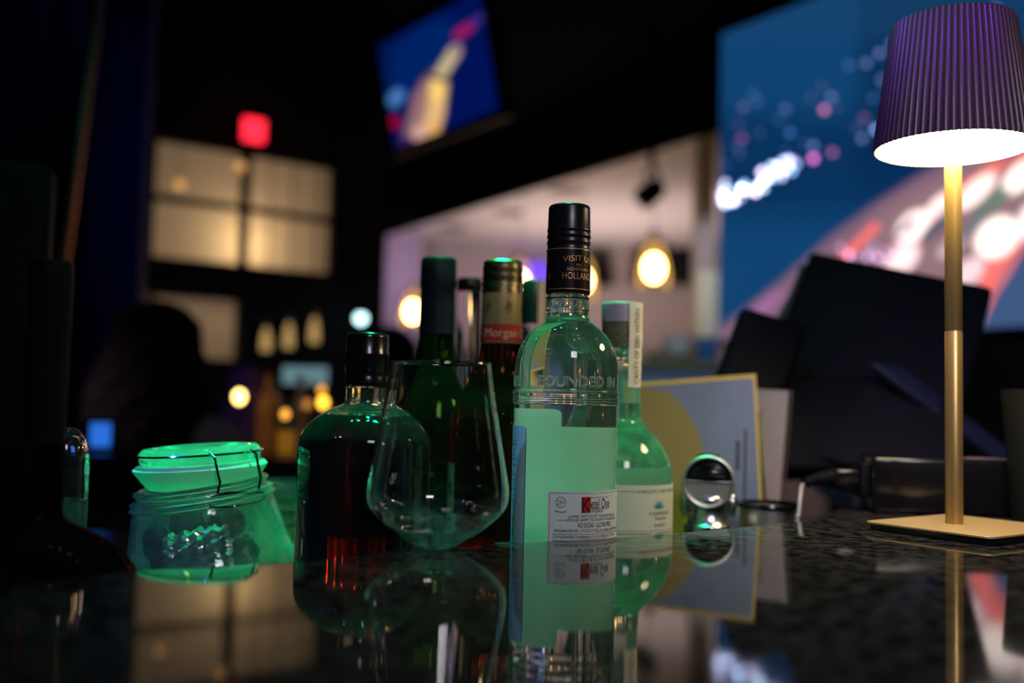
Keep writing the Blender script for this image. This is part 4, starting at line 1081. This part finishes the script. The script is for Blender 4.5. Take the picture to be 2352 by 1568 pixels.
# pendant lamps
m_bulb = emit('bulb_hot', (1,.78,.42), 24)
m_amberglow = None
def amber_shade():
    m, nt, out = nmat('amber_shade_glass')
    e = nt.nodes.new('ShaderNodeEmission'); e.inputs[0].default_value = (1,.55,.16,1); e.inputs[1].default_value = 1.6
    tr = nt.nodes.new('ShaderNodeBsdfTransparent'); tr.inputs[0].default_value = (1,.75,.4,1)
    lw = nt.nodes.new('ShaderNodeLayerWeight'); lw.inputs[0].default_value = .4
    mx = nt.nodes.new('ShaderNodeMixShader'); nt.links.new(lw.outputs['Facing'], mx.inputs[0])
    nt.links.new(tr.outputs[0], mx.inputs[1]); nt.links.new(e.outputs[0], mx.inputs[2]); nt.links.new(mx.outputs[0], out.inputs[0]); return m
m_shade = amber_shade()
def thin_glass():
    m, nt, out = nmat('thin_cloche_glass')
    g = nt.nodes.new('ShaderNodeBsdfGlossy'); g.inputs[0].default_value = (1,1,1,1); g.inputs['Roughness'].default_value = .02
    tr = nt.nodes.new('ShaderNodeBsdfTransparent')
    lw = nt.nodes.new('ShaderNodeLayerWeight'); lw.inputs[0].default_value = .12
    mx = nt.nodes.new('ShaderNodeMixShader'); nt.links.new(lw.outputs['Fresnel'], mx.inputs[0])
    nt.links.new(tr.outputs[0], mx.inputs[1]); nt.links.new(g.outputs[0], mx.inputs[2]); nt.links.new(mx.outputs[0], out.inputs[0]); return m
m_thin = thin_glass()
def pendant(px, pt, pb, hw, Y, label, ztop, bulb=m_bulb, shade=m_shade, cloche=True, group='glowing pendant lamps'):
    c = P(px, pb, Y); k = Y/F; h = (pb-pt)*k; r = hw*k
    t = thing('pendant_lamp', label, 'lamp', c, 0, None)
    MB().lathe(smooth_prof([(r*.93,0),(r,h*.12),(r*.93,h*.4),(r*.7,h*.75),(r*.4,h*.94),(r*.1,h)], 4), n=40).build('shade', shade, t, angle=60)
    MB().sphere((0,0,h*.42), r*.62, 24, 14, 1, 1, 1.35).build('bulb', bulb, t)
    if cloche: MB().lathe(smooth_prof([(r*1.2,h*.1),(r*1.36,h*.35),(r*1.25,h*.75),(r*.8,h*1.05),(r*.2,h*1.15)], 4), n=40).build('cloche', m_thin, t, angle=60)
    MB().lathe([(0,h*.98),(r*.3,h*.98),(r*.3,h*1.25),(r*.12,h*1.3),(0,h*1.3)], n=24).build('socket', m_steel, t)
    MB().tube([(0,0,h*1.28),(0,0,ztop-c.z)], .003, n=8).build('cord', m_matte, t)
pendant(1501, 556, 658, 36, 5.2, 'glowing amber pendant lamp under a glass cloche, right of the vodka bottle cap', 3.2)
pendant(1338, 588, 684, 30, 6.6, 'amber pendant lamp half hidden behind the vodka bottle cap', hs)
pendant(947, 670, 748, 27, 5.6, 'amber pendant lamp peeking out left of the wine bottle capsule', 3.2)
pendant(1193, 598, 680, 26, 7.2, 'amber pendant lamp behind the rum bottle cap', hs)
m_dim = emit('bulb_dim', (1,.72,.3), 2.6)
def dim_shade():
    m, nt, out = nmat('dim_shade_glass'); e = nt.nodes.new('ShaderNodeEmission'); e.inputs[0].default_value = (1,.62,.22,1); e.inputs[1].default_value = .5
    nt.links.new(e.outputs[0], out.inputs[0]); return m
m_ds = dim_shade()
for px, pt, pb, lab in ((610,752,805,'small dim lamp added for a pendant reflection, leftmost of three beside the lower window'), (662,740,798,'small dim lamp added for a pendant reflection, middle of three beside the lower window'), (721,728,786,'small dim lamp added for a pendant reflection, rightmost of three beside the lower window')):
    pendant(px, pt, pb, 11, 4.6, lab, 3.2, bulb=m_dim, shade=m_ds, cloche=False)  # added as solid lamps in place of warm lamp reflections
m_faint = emit('reflection_glow', (1,.5,.15), .75)
for px, py, lab in ((413,424,'faint amber globe added for a pendant reflection on the upper left window pane'), (551,382,'faint amber globe added for a pendant reflection at the window centre bar')):
    c = P(px, py, 4.1); t = thing('reflection_globe', lab, 'lamp', c)  # glowing globe added in place of a pendant's reflection in the pane
    MB().sphere((0,0,0), .022, 20, 12).build('globe', m_faint, t); MB().tube([(0,0,.02),(0,0,3.2-c.z)], .0015, n=6).build('cord', m_matte, t)
c = P(829, 731, 5.0); t = thing('spot_lamp', 'small round cold white lamp above the whiskey stopper', 'lamp', c)
MB().sphere((0,0,0), .026, 20, 12).build('lens', emit('cold_lamp', (.6,.95,1), 4.5), t)
MB().lathe([(0,.02),(.025,.02),(.03,.05),(0,.06)], n=24).build('housing', m_matte, t); MB().tube([(0,0,.05),(0,0,3.2-c.z)], .004, n=8).build('stem', m_matte, t)
c = P(1225, 622, 10.1); t = thing('neon_tube', 'violet neon tube glowing on the far kitchen wall behind the rum bottle', 'light', c)
MB().tube([(-.15,0,0),(.15,0,0)], .07, n=12).build('tube', emit('violet_neon', (.16,.06,.9), 1.8), t); MB().box(-.14,.14,.06,.1,-.05,.05).build('bracket', m_matte, t, smooth=False)
# stage spot cluster hanging above the big pendant
c = P(1497, 440, 4.6); t = thing('ceiling_spotlight', 'black spotlight hanging from the ceiling above the large amber pendant', 'spotlight', c)
MB().lathe([(0,-.075),(.045,-.075),(.055,-.05),(.05,.03),(.03,.06),(0,.065)], n=32).xf(Matrix.Rotation(R(50), 4, 'Y')).build('head', m_matte, t)
MB().tube([(-.02,0,.02),(-.03,0,.09),(0,0,.12),(.03,0,.09),(.03,0,.02)], .009, n=10).build('yoke', m_matte, t); MB().tube([(0,0,.11),(0,0,3.2-c.z)], .014, n=10).build('stem', m_matte, t)
# downlights in soffit
for px, py, lab in ((1300,437,'recessed ceiling downlight nearest the video wall'), (1170,487,'recessed ceiling downlight, middle one of the pale soffit'), (1042,522,'recessed ceiling downlight furthest left in the pale soffit')):
    c = PZ(px, py, hs); t = thing('downlight', lab, 'light', c, 0, None)
    MB().lathe([(.09,0),(.10,-.008),(.13,-.008),(.13,0)], n=32).build('trim_ring', mat('trim_brown', (.12,.09,.07), rough=.5), t)
    MB().lathe([(0,-.001),(.09,-.002),(.09,-.001)], n=32).build('lens', MATS['trim_brown'], t)

# window wall
P1, P2 = Vector((-1.66,4.6)), Vector((-.914,5.15)); dW = (P2-P1).normalized()
nW = Vector((dW.y, -dW.x))        # toward the camera
def W(px, py, off=0):
    """point of the window wall seen at a picture position"""
    r_ = ray(px, py); o = Vector((CAM.x, CAM.y)); a = Vector((r_.x, r_.y)); q = P1+nW*off
    t_ = (q-o).dot(nW)/a.dot(nW); return CAM+r_*t_
def wq(mb, x0, x1, z0, z1, d0, d1):
    """box on the wall: x along the wall from P1"""
    vs = []
    for z in (z0, z1):
        for d in (d0, d1):
            for x in (x0, x1):
                p = P1+dW*x+nW*d; vs.append((p.x, p.y, z))
    mb.add(vs, [(0,2,3,1),(4,5,7,6),(0,1,5,4),(2,6,7,3),(0,4,6,2),(1,3,7,5)])
def wx(p): return (Vector((p.x, p.y))-P1).dot(dW)
uL, uR = wx(W(345,450)), wx(W(773,450)); zT, zB = W(560,343).z, W(560,618).z
lL, lR = wx(W(342,750)), wx(W(556,750)); lT, lB = W(450,673).z, W(450,832).z
print('win', uL, uR, zB, zT, lL, lR, lB, lT)
wl = MB()
x_end = wx(W(880,750))
# wall pieces around the openings
xs0, xs1 = -2.6, x_end
wq(wl, xs0, xs1, zT, 3.2, -.1, 0); wq(wl, xs0, uL, 0, zT, -.1, 0); wq(wl, uR, xs1, lB, zT, -.1, 0); wq(wl, xs0, xs1, 0, lB, -.1, 0)
wq(wl, uL, uR, lT, zB, -.1, 0); wq(wl, lR, uR, lB, lT, -.1, 0)
struct('wall_windows', wl, m_wall, smooth=False)
m_frost = paper('frosted_pane', (.8,.76,.68), .9)
umid = (wx(W(566,450))); zmid = W(560,478).z
def window(n, x0, x1, z0, z1, bars):
    mb = MB(); wq(mb, x0, x1, z0, z1, -.06, -.055); w_ = struct(n, mb, m_frost, smooth=False)
    fb = MB(); t_ = .02
    wq(fb, x0, x0+t_, z0, z1, -.05, .01); wq(fb, x1-t_, x1, z0, z1, -.05, .01); wq(fb, x0, x1, z0, z0+t_, -.05, .01); wq(fb, x0, x1, z1-t_, z1, -.05, .01)
    for b_ in bars:
        if b_[0] == 'v': wq(fb, b_[1]-.018, b_[1]+.018, z0, z1, -.05, .01)
        else: wq(fb, x0, x1, b_[1]-.014, b_[1]+.014, -.05, .005)
    f = fb.build('window_frame', mat('window_bar', (.02,.018,.015), rough=.5), w_, smooth=False)
window('window_1', uL, uR, zB, zT, [('v', umid), ('h', zmid)])
window('window_2', lL, lR, lB, lT, [])
# light box behind the frosted windows: back panel so light stays inside
bx = MB(); wq(bx, uL-.3, uR+.3, lB-.2, zT+.2, -.95, -.9); struct('wall_lightwell', bx, mat('lightwell', (.6,.5,.4), rough=.9), smooth=False)
def light(kind, name, loc, energy, col, size=.1, rot=None, target=None, **k):
    d = bpy.data.lights.new(name, kind); d.energy = energy; d.color = col
    if kind == 'AREA': d.size = size
    else: d.shadow_soft_size = size
    for a, v in k.items(): setattr(d, a, v)
    o = bpy.data.objects.new(name, d); COL.objects.link(o); o.location = loc
    if target is not None: o.rotation_euler = (Vector(target)-Vector(loc)).to_track_quat('-Z', 'Y').to_euler()
    return o
def wp(x, z, d): p = P1+dW*x+nW*d; return (p.x, p.y, z)
light('POINT', 'window_lamp', wp(umid+.02, W(575,560).z, -.22), 2.6, (1,.68,.34), .04)
light('POINT', 'window_lamp', wp((uL+uR)/2, (zB+zT)/2, -.75), 3.8, (1,.74,.56), .2)
light('POINT', 'window_lamp', wp((lL+lR)/2, (lB+lT)/2, -.7), 1.2, (1,.82,.7), .2)

# exit sign
c = W(583, 299, .1); t = thing('exit_sign', 'small glowing red square exit light above the window', 'sign', c, math.atan2(dW.y, dW.x))
MB().box(-.052,.052,-.02,.02,-.055,.055).build('lit_face', emit('exit_red', (1,.02,.045), 2.2), t, bevel=.008)
MB().box(-.055,.055,.02,.04,-.058,.058).build('housing', m_matte, t, smooth=False)

# curtain and slanting copper pole at left
def cur(u, v):
    x = -1.45+.62*u; return (x*1.0, 3.1+.05*math.sin(u*38)+.02*math.sin(u*17), .02+3.1*v)
o = MB().grid(cur, 120, 6).build('curtain', mat('blue_curtain', (.01,.02,.07), rough=.6, spec=.3)); 
a = P(182, 700, 3.1).x; b_ = P(335, 700, 3.1).x
for v in o.data.vertices: v.co.x = a+(v.co.x+1.45)/.62*(b_-a)
tag(o, 'dark blue floor-length curtain left of the window', 'curtain')
def cur2(u, v): return (-2.6+1.45*u, 2.5+.05*math.sin(u*60), .02+3.1*v)
o = MB().grid(cur2, 160, 4).build('curtain', mat('black_curtain', (.0015,.0015,.002), rough=.7, spec=.05))
a = P(185, 700, 2.5).x
for v in o.data.vertices: v.co.x = v.co.x-(-1.15)+a
tag(o, 'black curtain at the far left edge, in front of the blue one', 'curtain')
p0, p1 = P(150, 560, 2.2), P(232, -40, 2.2); dirp = (p1-p0).normalized()
pz0 = p0-dirp*((p0.z)/dirp.z)
tag(MB().tube([pz0, p0+dirp*((3.2-p0.z)/dirp.z)], .013, n=14).build('copper_pole', mat('copper_pole', (.35,.16,.08), rough=.3, metal=1)), 'slim slanting copper pole in front of the black curtain', 'pole')

# island counter across the aisle, with candles and bottles
ZI = ZC-.02
t = thing('island_counter', 'dark bar island across the aisle holding candles and bottles', 'counter', (-.75, 1.95, 0))
MB().box(-.55,.62,-.25,.22,ZI-.04,ZI).build('top', m_black, t, bevel=.004)
MB().box(-.5,.57,-.2,.17,0,ZI-.04).build('base', m_matte, t, smooth=False)
def candle(px, py, Y, r, col, s, label, h=.07):
    c = P(px, py, Y); t = thing('candle_glass', label, 'candle', (c.x, Y, ZI), 0, None)
    hh = c.z-ZI
    MB().lathe([(0,0),(.018,0),(.02,.004),(.004,.008),(.004,max(.012, hh-.03)),(.022,max(.016,hh-.02)),(.026,hh+.02),(.0245,hh+.02),(.02,hh-.016),(0,hh-.018)], n=32).build('holder', m_thin, t, angle=60)
    MB().sphere((0,0,hh), r, 20, 12, 1, 1, 1.2).build('flame', emit('flame_%d' % int(px), col, s), t)
for a in ((550,911,1.9,.0115,(1,.62,.16),7,'bright candle glass left of the whiskey bottle, standing alone'), (742,924,1.95,.010,(1,.48,.04),4.2,'candle glass burning orange beside the whiskey bottle neck, nearer one'), (739,896,2.1,.008,(1,.42,.05),1.6,'dimmer candle glass just above and behind the nearer orange one'), (655,951,1.85,.0075,(1,.42,.05),2.0,'low orange candle glass in the middle of the island'), (706,928,2.05,.008,(1,.4,.08),.7,'faint orange candle glass between the low and the paired ones')):
    candle(*a)
def small_bottle(px, Y, h, r, m, label, name='amber_bottle'):
    c = P(px, 1000, Y); t = thing(name, label, 'bottle', (c.x, Y, ZI))
    MB().lathe(smooth_prof([(0,0),(r*.95,0),(r,.006),(r,h*.58),(r*.8,h*.68),(r*.35,h*.78),(r*.33,h*.94)], 3)+[(0,h*.94)], n=32).build('glass_body', m, t, angle=60)
    MB().lathe([(0,h*.93),(r*.38,h*.93),(r*.38,h),(0,h)], n=24).build('cap', m_blackcap, t)
m_ab = mat('amber_glow_glass', (.28,.10,.03), rough=.25, emis=(1,.35,.08), es=.03)  # slight emission painted in; the bottles are no lamps
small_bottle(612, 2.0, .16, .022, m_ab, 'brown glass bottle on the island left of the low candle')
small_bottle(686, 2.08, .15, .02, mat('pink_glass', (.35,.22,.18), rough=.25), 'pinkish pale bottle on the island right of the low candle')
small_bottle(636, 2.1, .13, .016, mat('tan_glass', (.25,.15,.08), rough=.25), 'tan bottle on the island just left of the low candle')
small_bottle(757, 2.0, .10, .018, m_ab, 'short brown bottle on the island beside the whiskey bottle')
c = P(657, 1000, 1.8); t = thing('amber_drink', 'glass of amber drink with added glow in front of the low candle', 'drink', (c.x, 1.8, ZI))
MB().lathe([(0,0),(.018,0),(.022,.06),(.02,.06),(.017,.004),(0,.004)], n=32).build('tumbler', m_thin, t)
MB().lathe([(0,.004),(.0165,.004),(.019,.045),(0,.045)], n=32).build('drink', mat('amber_liquor', (.5,.2,.02), rough=.2, emis=(1,.4,.03), es=.14), t)  # weak emission makes the drink look lit from within
# pale blue tablet
c = P(699, 862, 2.4); t = thing('tablet_screen', 'pale blue glowing tablet screen above the island candles', 'tablet', c, R(-10))
MB().box(-.058,.058,0,.008,-.022,.022).build('screen', emit('tablet_glow', (.25,.45,.5), .45), t, bevel=.004)
MB().box(-.064,.064,.008,.016,-.028,.028).build('case', m_matte, t, bevel=.003)
MB().tube([(0,.012,-.02),(0,.012,-c.z)], .01, n=10).build('stand', m_matte, t)
c = P(213, 1042, 1.75); t = thing('card_reader', 'small device with bright blue screen on the island at the left', 'card reader', (c.x, 1.78, ZI))
MB().box(-.03,.03,0,.02,0,.06).build('case', m_matte, t, bevel=.003)
MB().box(-.018,.018,-.002,0,.010,.052).build('screen', emit('reader_blue', (.03,.2,.9), .8), t, smooth=False)

# chair with reddish back
c = P(562, 900, 3.5); t = thing('bar_chair', 'bar chair with dusky pink upholstered back behind the bright candle', 'chair', (c.x, 3.5, 0), R(15))
mp = mat('pink_velvet', (.35,.1,.13), rough=.8, bump=.3)
MB().grid(lambda u, v: ((u-.5)*.10*(1+.5*math.sin(v*PI)), .04*(2*u-1)**2, .82+v*.42), 12, 12).build('backrest', mp, t)
MB().box(-.2,.2,-.4,.0,.74,.80).build('seat', mp, t, bevel=.02)
for sx in (-.17,.17):
    for sy in (-.36,-.03): MB().tube([(sx,sy,.75),(sx*1.15,sy,0)], .014, n=10).build('leg', m_matte, t)

# ================================================================== PEOPLE
def person(name_lab, loc, rz, hair_m, skin_m, top_m, hs_=1.0, hairlen=.30):
    t = thing('person', name_lab, 'person', loc, rz)
    # joints, person faces local -Y ... seat height .0 = pelvis
    V = [(0,0,0),(0,.01,.16),(0,.01,.32),(0,.0,.44),(0,-.01,.52),(0,-.02,.60),(0,-.03,.68),
         (-.11,.0,.43),(-.20,-.02,.40),(-.25,-.10,.16),(-.17,-.30,.08),(-.15,-.36,.08),
         (.11,.0,.43),(.20,-.02,.40),(.25,-.10,.16),(.17,-.30,.08),(.15,-.36,.08),
         (-.10,-.03,-.03),(-.13,-.40,-.05),(-.13,-.36,-.42),(-.13,-.46,-.47),
         (.10,-.03,-.03),(.13,-.40,-.05),(.13,-.36,-.42),(.13,-.46,-.47)]
    E = [(0,1),(1,2),(2,3),(3,4),(4,5),(5,6),(3,7),(7,8),(8,9),(9,10),(10,11),(3,12),(12,13),(13,14),(14,15),(15,16),(0,17),(17,18),(18,19),(19,20),(0,21),(21,22),(22,23),(23,24)]
    Rr = [(.15,.11),(.13,.09),(.15,.10),(.11,.08),(.052,.052),(.085,.095),(.06,.075),(.08,.07),(.058,.058),(.042,.042),(.03,.03),(.028,.02),(.08,.07),(.058,.058),(.042,.042),(.03,.03),(.028,.02),(.09,.085),(.065,.065),(.045,.045),(.04,.03),(.09,.085),(.065,.065),(.045,.045),(.04,.03)]
    me = bpy.data.meshes.new('body'); me.from_pydata(V, E, []); o = bpy.data.objects.new('body', me); COL.objects.link(o)
    md = o.modifiers.new('s', 'SKIN')
    for i, (a, b_) in enumerate(Rr): me.skin_vertices[0].data[i].radius = (a, b_)
    me.skin_vertices[0].data[0].use_root = True
    md2 = o.modifiers.new('u', 'SUBSURF'); md2.levels = 2; md2.render_levels = 2
    dg = bpy.context.evaluated_depsgraph_get(); dg.update()
    nm = bpy.data.meshes.new_from_object(o.evaluated_get(dg)); bpy.data.objects.remove(o)
    nm.materials.clear(); nm.materials.append(skin_m); nm.materials.append(top_m); nm.materials.append(mat('dark_trousers', (.01,.01,.015), rough=.8, bump=.2))
    for p in nm.polygons:
        z = p.center.z
        p.material_index = 2 if z < .02 and abs(p.center.x) < .22 and not (p.center.y < -.25 and z > .02) else (1 if .02 <= z < .47 and p.center.y > -.28 else 0)
    nm.shade_smooth(); bo = bpy.data.objects.new('body', nm); COL.objects.link(bo); bo.parent = t
    # face features
    f = MB(); f.sphere((0,-.125,.615), .014, 14, 8, .8, 1, 1.5); f.sphere((0,-.108,.575), .02, 14, 8, 1.1, .5, .4)
    f.build('nose_and_mouth', skin_m, t)
    for s in (-1, 1):
        MB().sphere((s*.032,-.108,.635), .011, 14, 8).build('eye', mat('eye_dark', (.02,.015,.01), rough=.2), t)
        MB().sphere((s*.088,-.02,.62), .022, 14, 8, .4, .7, 1.1).build('ear', skin_m, t)
        hnd = MB()
        for k in range(4): hnd.tube([(s*(.15-.0)+.018*(k-1.5), -.385, .08), (s*.15+.019*(k-1.5), -.425, .082), (s*.15+.017*(k-1.5), -.45-.006*(k in (1,2)), .068)], .008, n=8)
        hnd.tube([(s*.125,-.36,.08),(s*.10,-.385,.078),(s*.10,-.41,.072)], .009, n=8)
        hnd.build('fingers', skin_m, t)
    h = MB(); rnd = random.Random(3)
    nz = [[rnd.uniform(-1,1) for _ in range(6)] for _ in range(8)]
    def hair(u, v):
        a = 2*PI*u; 
        if v < .5:
            th = v/.5*PI/2; rad = math.sin(th); z = .645+.118*math.cos(th); r_ = .118*rad
        else:
            w_ = (v-.5)/.5; z = .645-hairlen*w_; r_ = .118+.045*math.sin(w_*PI*.8)
        face = max(0, math.cos(a+PI/2))          # toward -Y
        if v > .35: r_ *= 1-.38*face**2*min(1, (v-.35)*6)
        bmp = .006*math.sin(a*7+v*9)*math.sin(v*21+a*3)+.006*math.sin(a*23+v*61+1)*math.sin(a*13-v*37)
        r_ += bmp*(min(1, v*3))
        return (r_*math.cos(a), .005+r_*1.02*math.sin(a), z)
    h.grid(hair, 96, 40); h.build('hair', hair_m, t)
    return t
m_hair = mat('dark_hair', (.004,.003,.003), spec=.08, rough=.7, bump=1, bscale=150)
m_skin = mat('skin_tone', (.30,.17,.12), rough=.5, bump=.05)
hp = P(362, 800, 2.55)
person('person with dark bushy hair and pale mauve top sitting at the island, back to camera', (hp.x, 2.55, hp.z-.64), R(165), m_hair, m_skin, mat('mauve_top', (.20,.13,.17), rough=.8, bump=.2), hairlen=.27)
h2 = P(895, 812, 4.3)
person('person in black with dark hair, mostly hidden behind the whiskey bottle', (h2.x, 4.3, h2.z-.64), R(200), m_hair, m_skin, mat('black_top', (.012,.01,.014), rough=.8, bump=.2), hairlen=.2)
def stool(x, y, z, lab):
    t = thing('bar_stool', lab, 'stool', (x, y, 0))
    MB().lathe([(0,z-.05),(.17,z-.05),(.18,z-.02),(.17,z),(0,z)], n=32).build('seat', m_matte, t); MB().lathe([(0,0),(.2,0),(.19,.015),(.03,.03),(.02,z-.05),(0,z-.05)], n=32).build('pedestal', m_steel, t)
stool(hp.x, 2.55, hp.z-.64-.11, 'round black stool under the person in the mauve top')
stool(h2.x, 4.3, h2.z-.64-.11, 'round black stool under the person in black')

# blue LED stage lamp above and left (its dots mirror in the glass)
t = thing('stage_lamp', 'blue LED stage lamp hanging above the left of the counter', 'lamp', (-.75, .05, ZC+1.15))
MB().box(-.12,.12,-.09,.09,.02,.05).build('housing', m_matte, t, bevel=.01)
MB().tube([(0,0,.05),(0,0,3.2-ZC-1.15)], .012, n=10).build('stem', m_matte, t)
mbl = emit('led_blue', (.05,.06,1), 60)
for i in range(5):
    for j in range(4):
        MB().sphere((-.09+.045*i, -.066+.044*j, .012), .006, 10, 6).build('led', mbl, t)

# green LED bar above the bottle well (out of view; mirrored in the glass)
t = thing('light_bar', 'green LED light bar hanging above the bottle well', 'light bar', (.0, .86, ZC+1.03))
MB().box(-.42,.42,-.03,.03,.004,.04).build('housing', m_matte, t, bevel=.006)
for x_ in (-.38, .38): MB().tube([(x_,0,.04),(x_,0,3.2-ZC-1.03)], .004, n=8).build('hanger', m_matte, t)
mgl = emit('led_green', (.05,1,.42), 80)
for x_ in (-.36,-.24,-.08,.1,.26): MB().lathe([(.017,0),(.016,-.004),(0,-.006)], n=24).xf(Matrix.Translation((x_,0,.004))).build('led', mgl, t)

# ================================================================== LIGHTS
GREEN = (0.0, 1.0, .36)
light('SPOT', 'green_spot', (.03, .88, ZC+.99), 68, GREEN, .026, target=(.025, .80, ZC), spot_size=R(23), spot_blend=.25)
light('SPOT', 'green_spot', (-.10, .96, ZC+.9), 30, GREEN, .016, target=(-.07, .80, ZC), spot_size=R(20), spot_blend=.25)
light('SPOT', 'green_spot', (-.27, .90, ZC+.9), 90, GREEN, .02, target=(-.225, .77, ZC), spot_size=R(17), spot_blend=.3)
light('SPOT', 'cyan_spot', (-.55, .25, ZC+.65), 9, (.2,.55,1), .02, target=(.0, .67, ZC+.0), spot_size=R(13), spot_blend=.6)
light('SPOT', 'blue_spot', (-.75, .25, ZC+.7), 10, (.05,.12,1), .03, target=(-.22, .76, ZC+.0), spot_size=R(16), spot_blend=.6)
light('AREA', 'violet_wash', (-.1, .3, ZC+1.0), .42, (.3,.08,1), .12, target=(.38, .78, ZC+.36), spread=R(40))
light('AREA', 'blue_wash', (-.9, 1.9, ZC+1.6), .9, (.05,.12,1), .3, target=(-1.35, 3.1, 1.6), spread=R(60))
light('AREA', 'front_fill', (.35, -.5, ZC+.8), .75, (.95,.9,1), .3, target=(.25, .9, ZC+.05), spread=R(60))
light('AREA', 'soffit_fill', ((A_.x+B_.x)/2+.9, 8.6, 1.5), 34, (1,.76,.68), 1.6, target=((A_.x+B_.x)/2+.9, 8.6, 3))  # unseen area light added below the soffit to brighten it
light('AREA', 'kitchen_fill', (2.2, 7.4, 2.6), 18, (1,.78,.72), 1.2, target=(1.2, 10.2, 1.2))
light('SPOT', 'pass_light', (P(1560,700,Yp).x, Yp-.5, zp+.5), 6, (.75,.85,1), .05, target=(P(1560,700,Yp).x, Yp+.3, zp), spot_size=R(70), spot_blend=.5)
light('SPOT', 'pillar_fill', (P(1560,700,4.9).x, 4.9, 2.35), 16, (.92,.88,1), .05, target=(P(1625,700,5.9).x, 5.9, 1.7), spot_size=R(60), spot_blend=.5)  # unseen spot added to lift the pale pillar
light('AREA', 'guest_wash', (-2.2, 1.9, 1.5), 1.0, (.8,.5,.65), .2, target=(-1.05, 2.5, .95), spread=R(36))  # unseen wash added to bring out the seated guest
light('AREA', 'lilac_wash', (-1.1, 8.6, 2.5), 8, (.8,.6,1), .3, target=(-1.2, 9.7, 1.3))

w = bpy.data.worlds.new('World'); sc.world = w; w.use_nodes = True
bg = w.node_tree.nodes['Background']; bg.inputs[0].default_value = (.3,.3,.45,1); bg.inputs[1].default_value = .002
sc.view_settings.view_transform = 'Standard'; sc.view_settings.look = 'None'; sc.view_settings.exposure = 0
cy = sc.cycles
cy.max_bounces = 13; cy.transmission_bounces = 11; cy.glossy_bounces = 5; cy.diffuse_bounces = 2; cy.use_adaptive_sampling = True; cy.adaptive_threshold = .03; cy.adaptive_min_samples = 16; cy.transparent_max_bounces = 16
cy.sample_clamp_indirect = 12; cy.blur_glossy = .3; cy.use_denoising = True
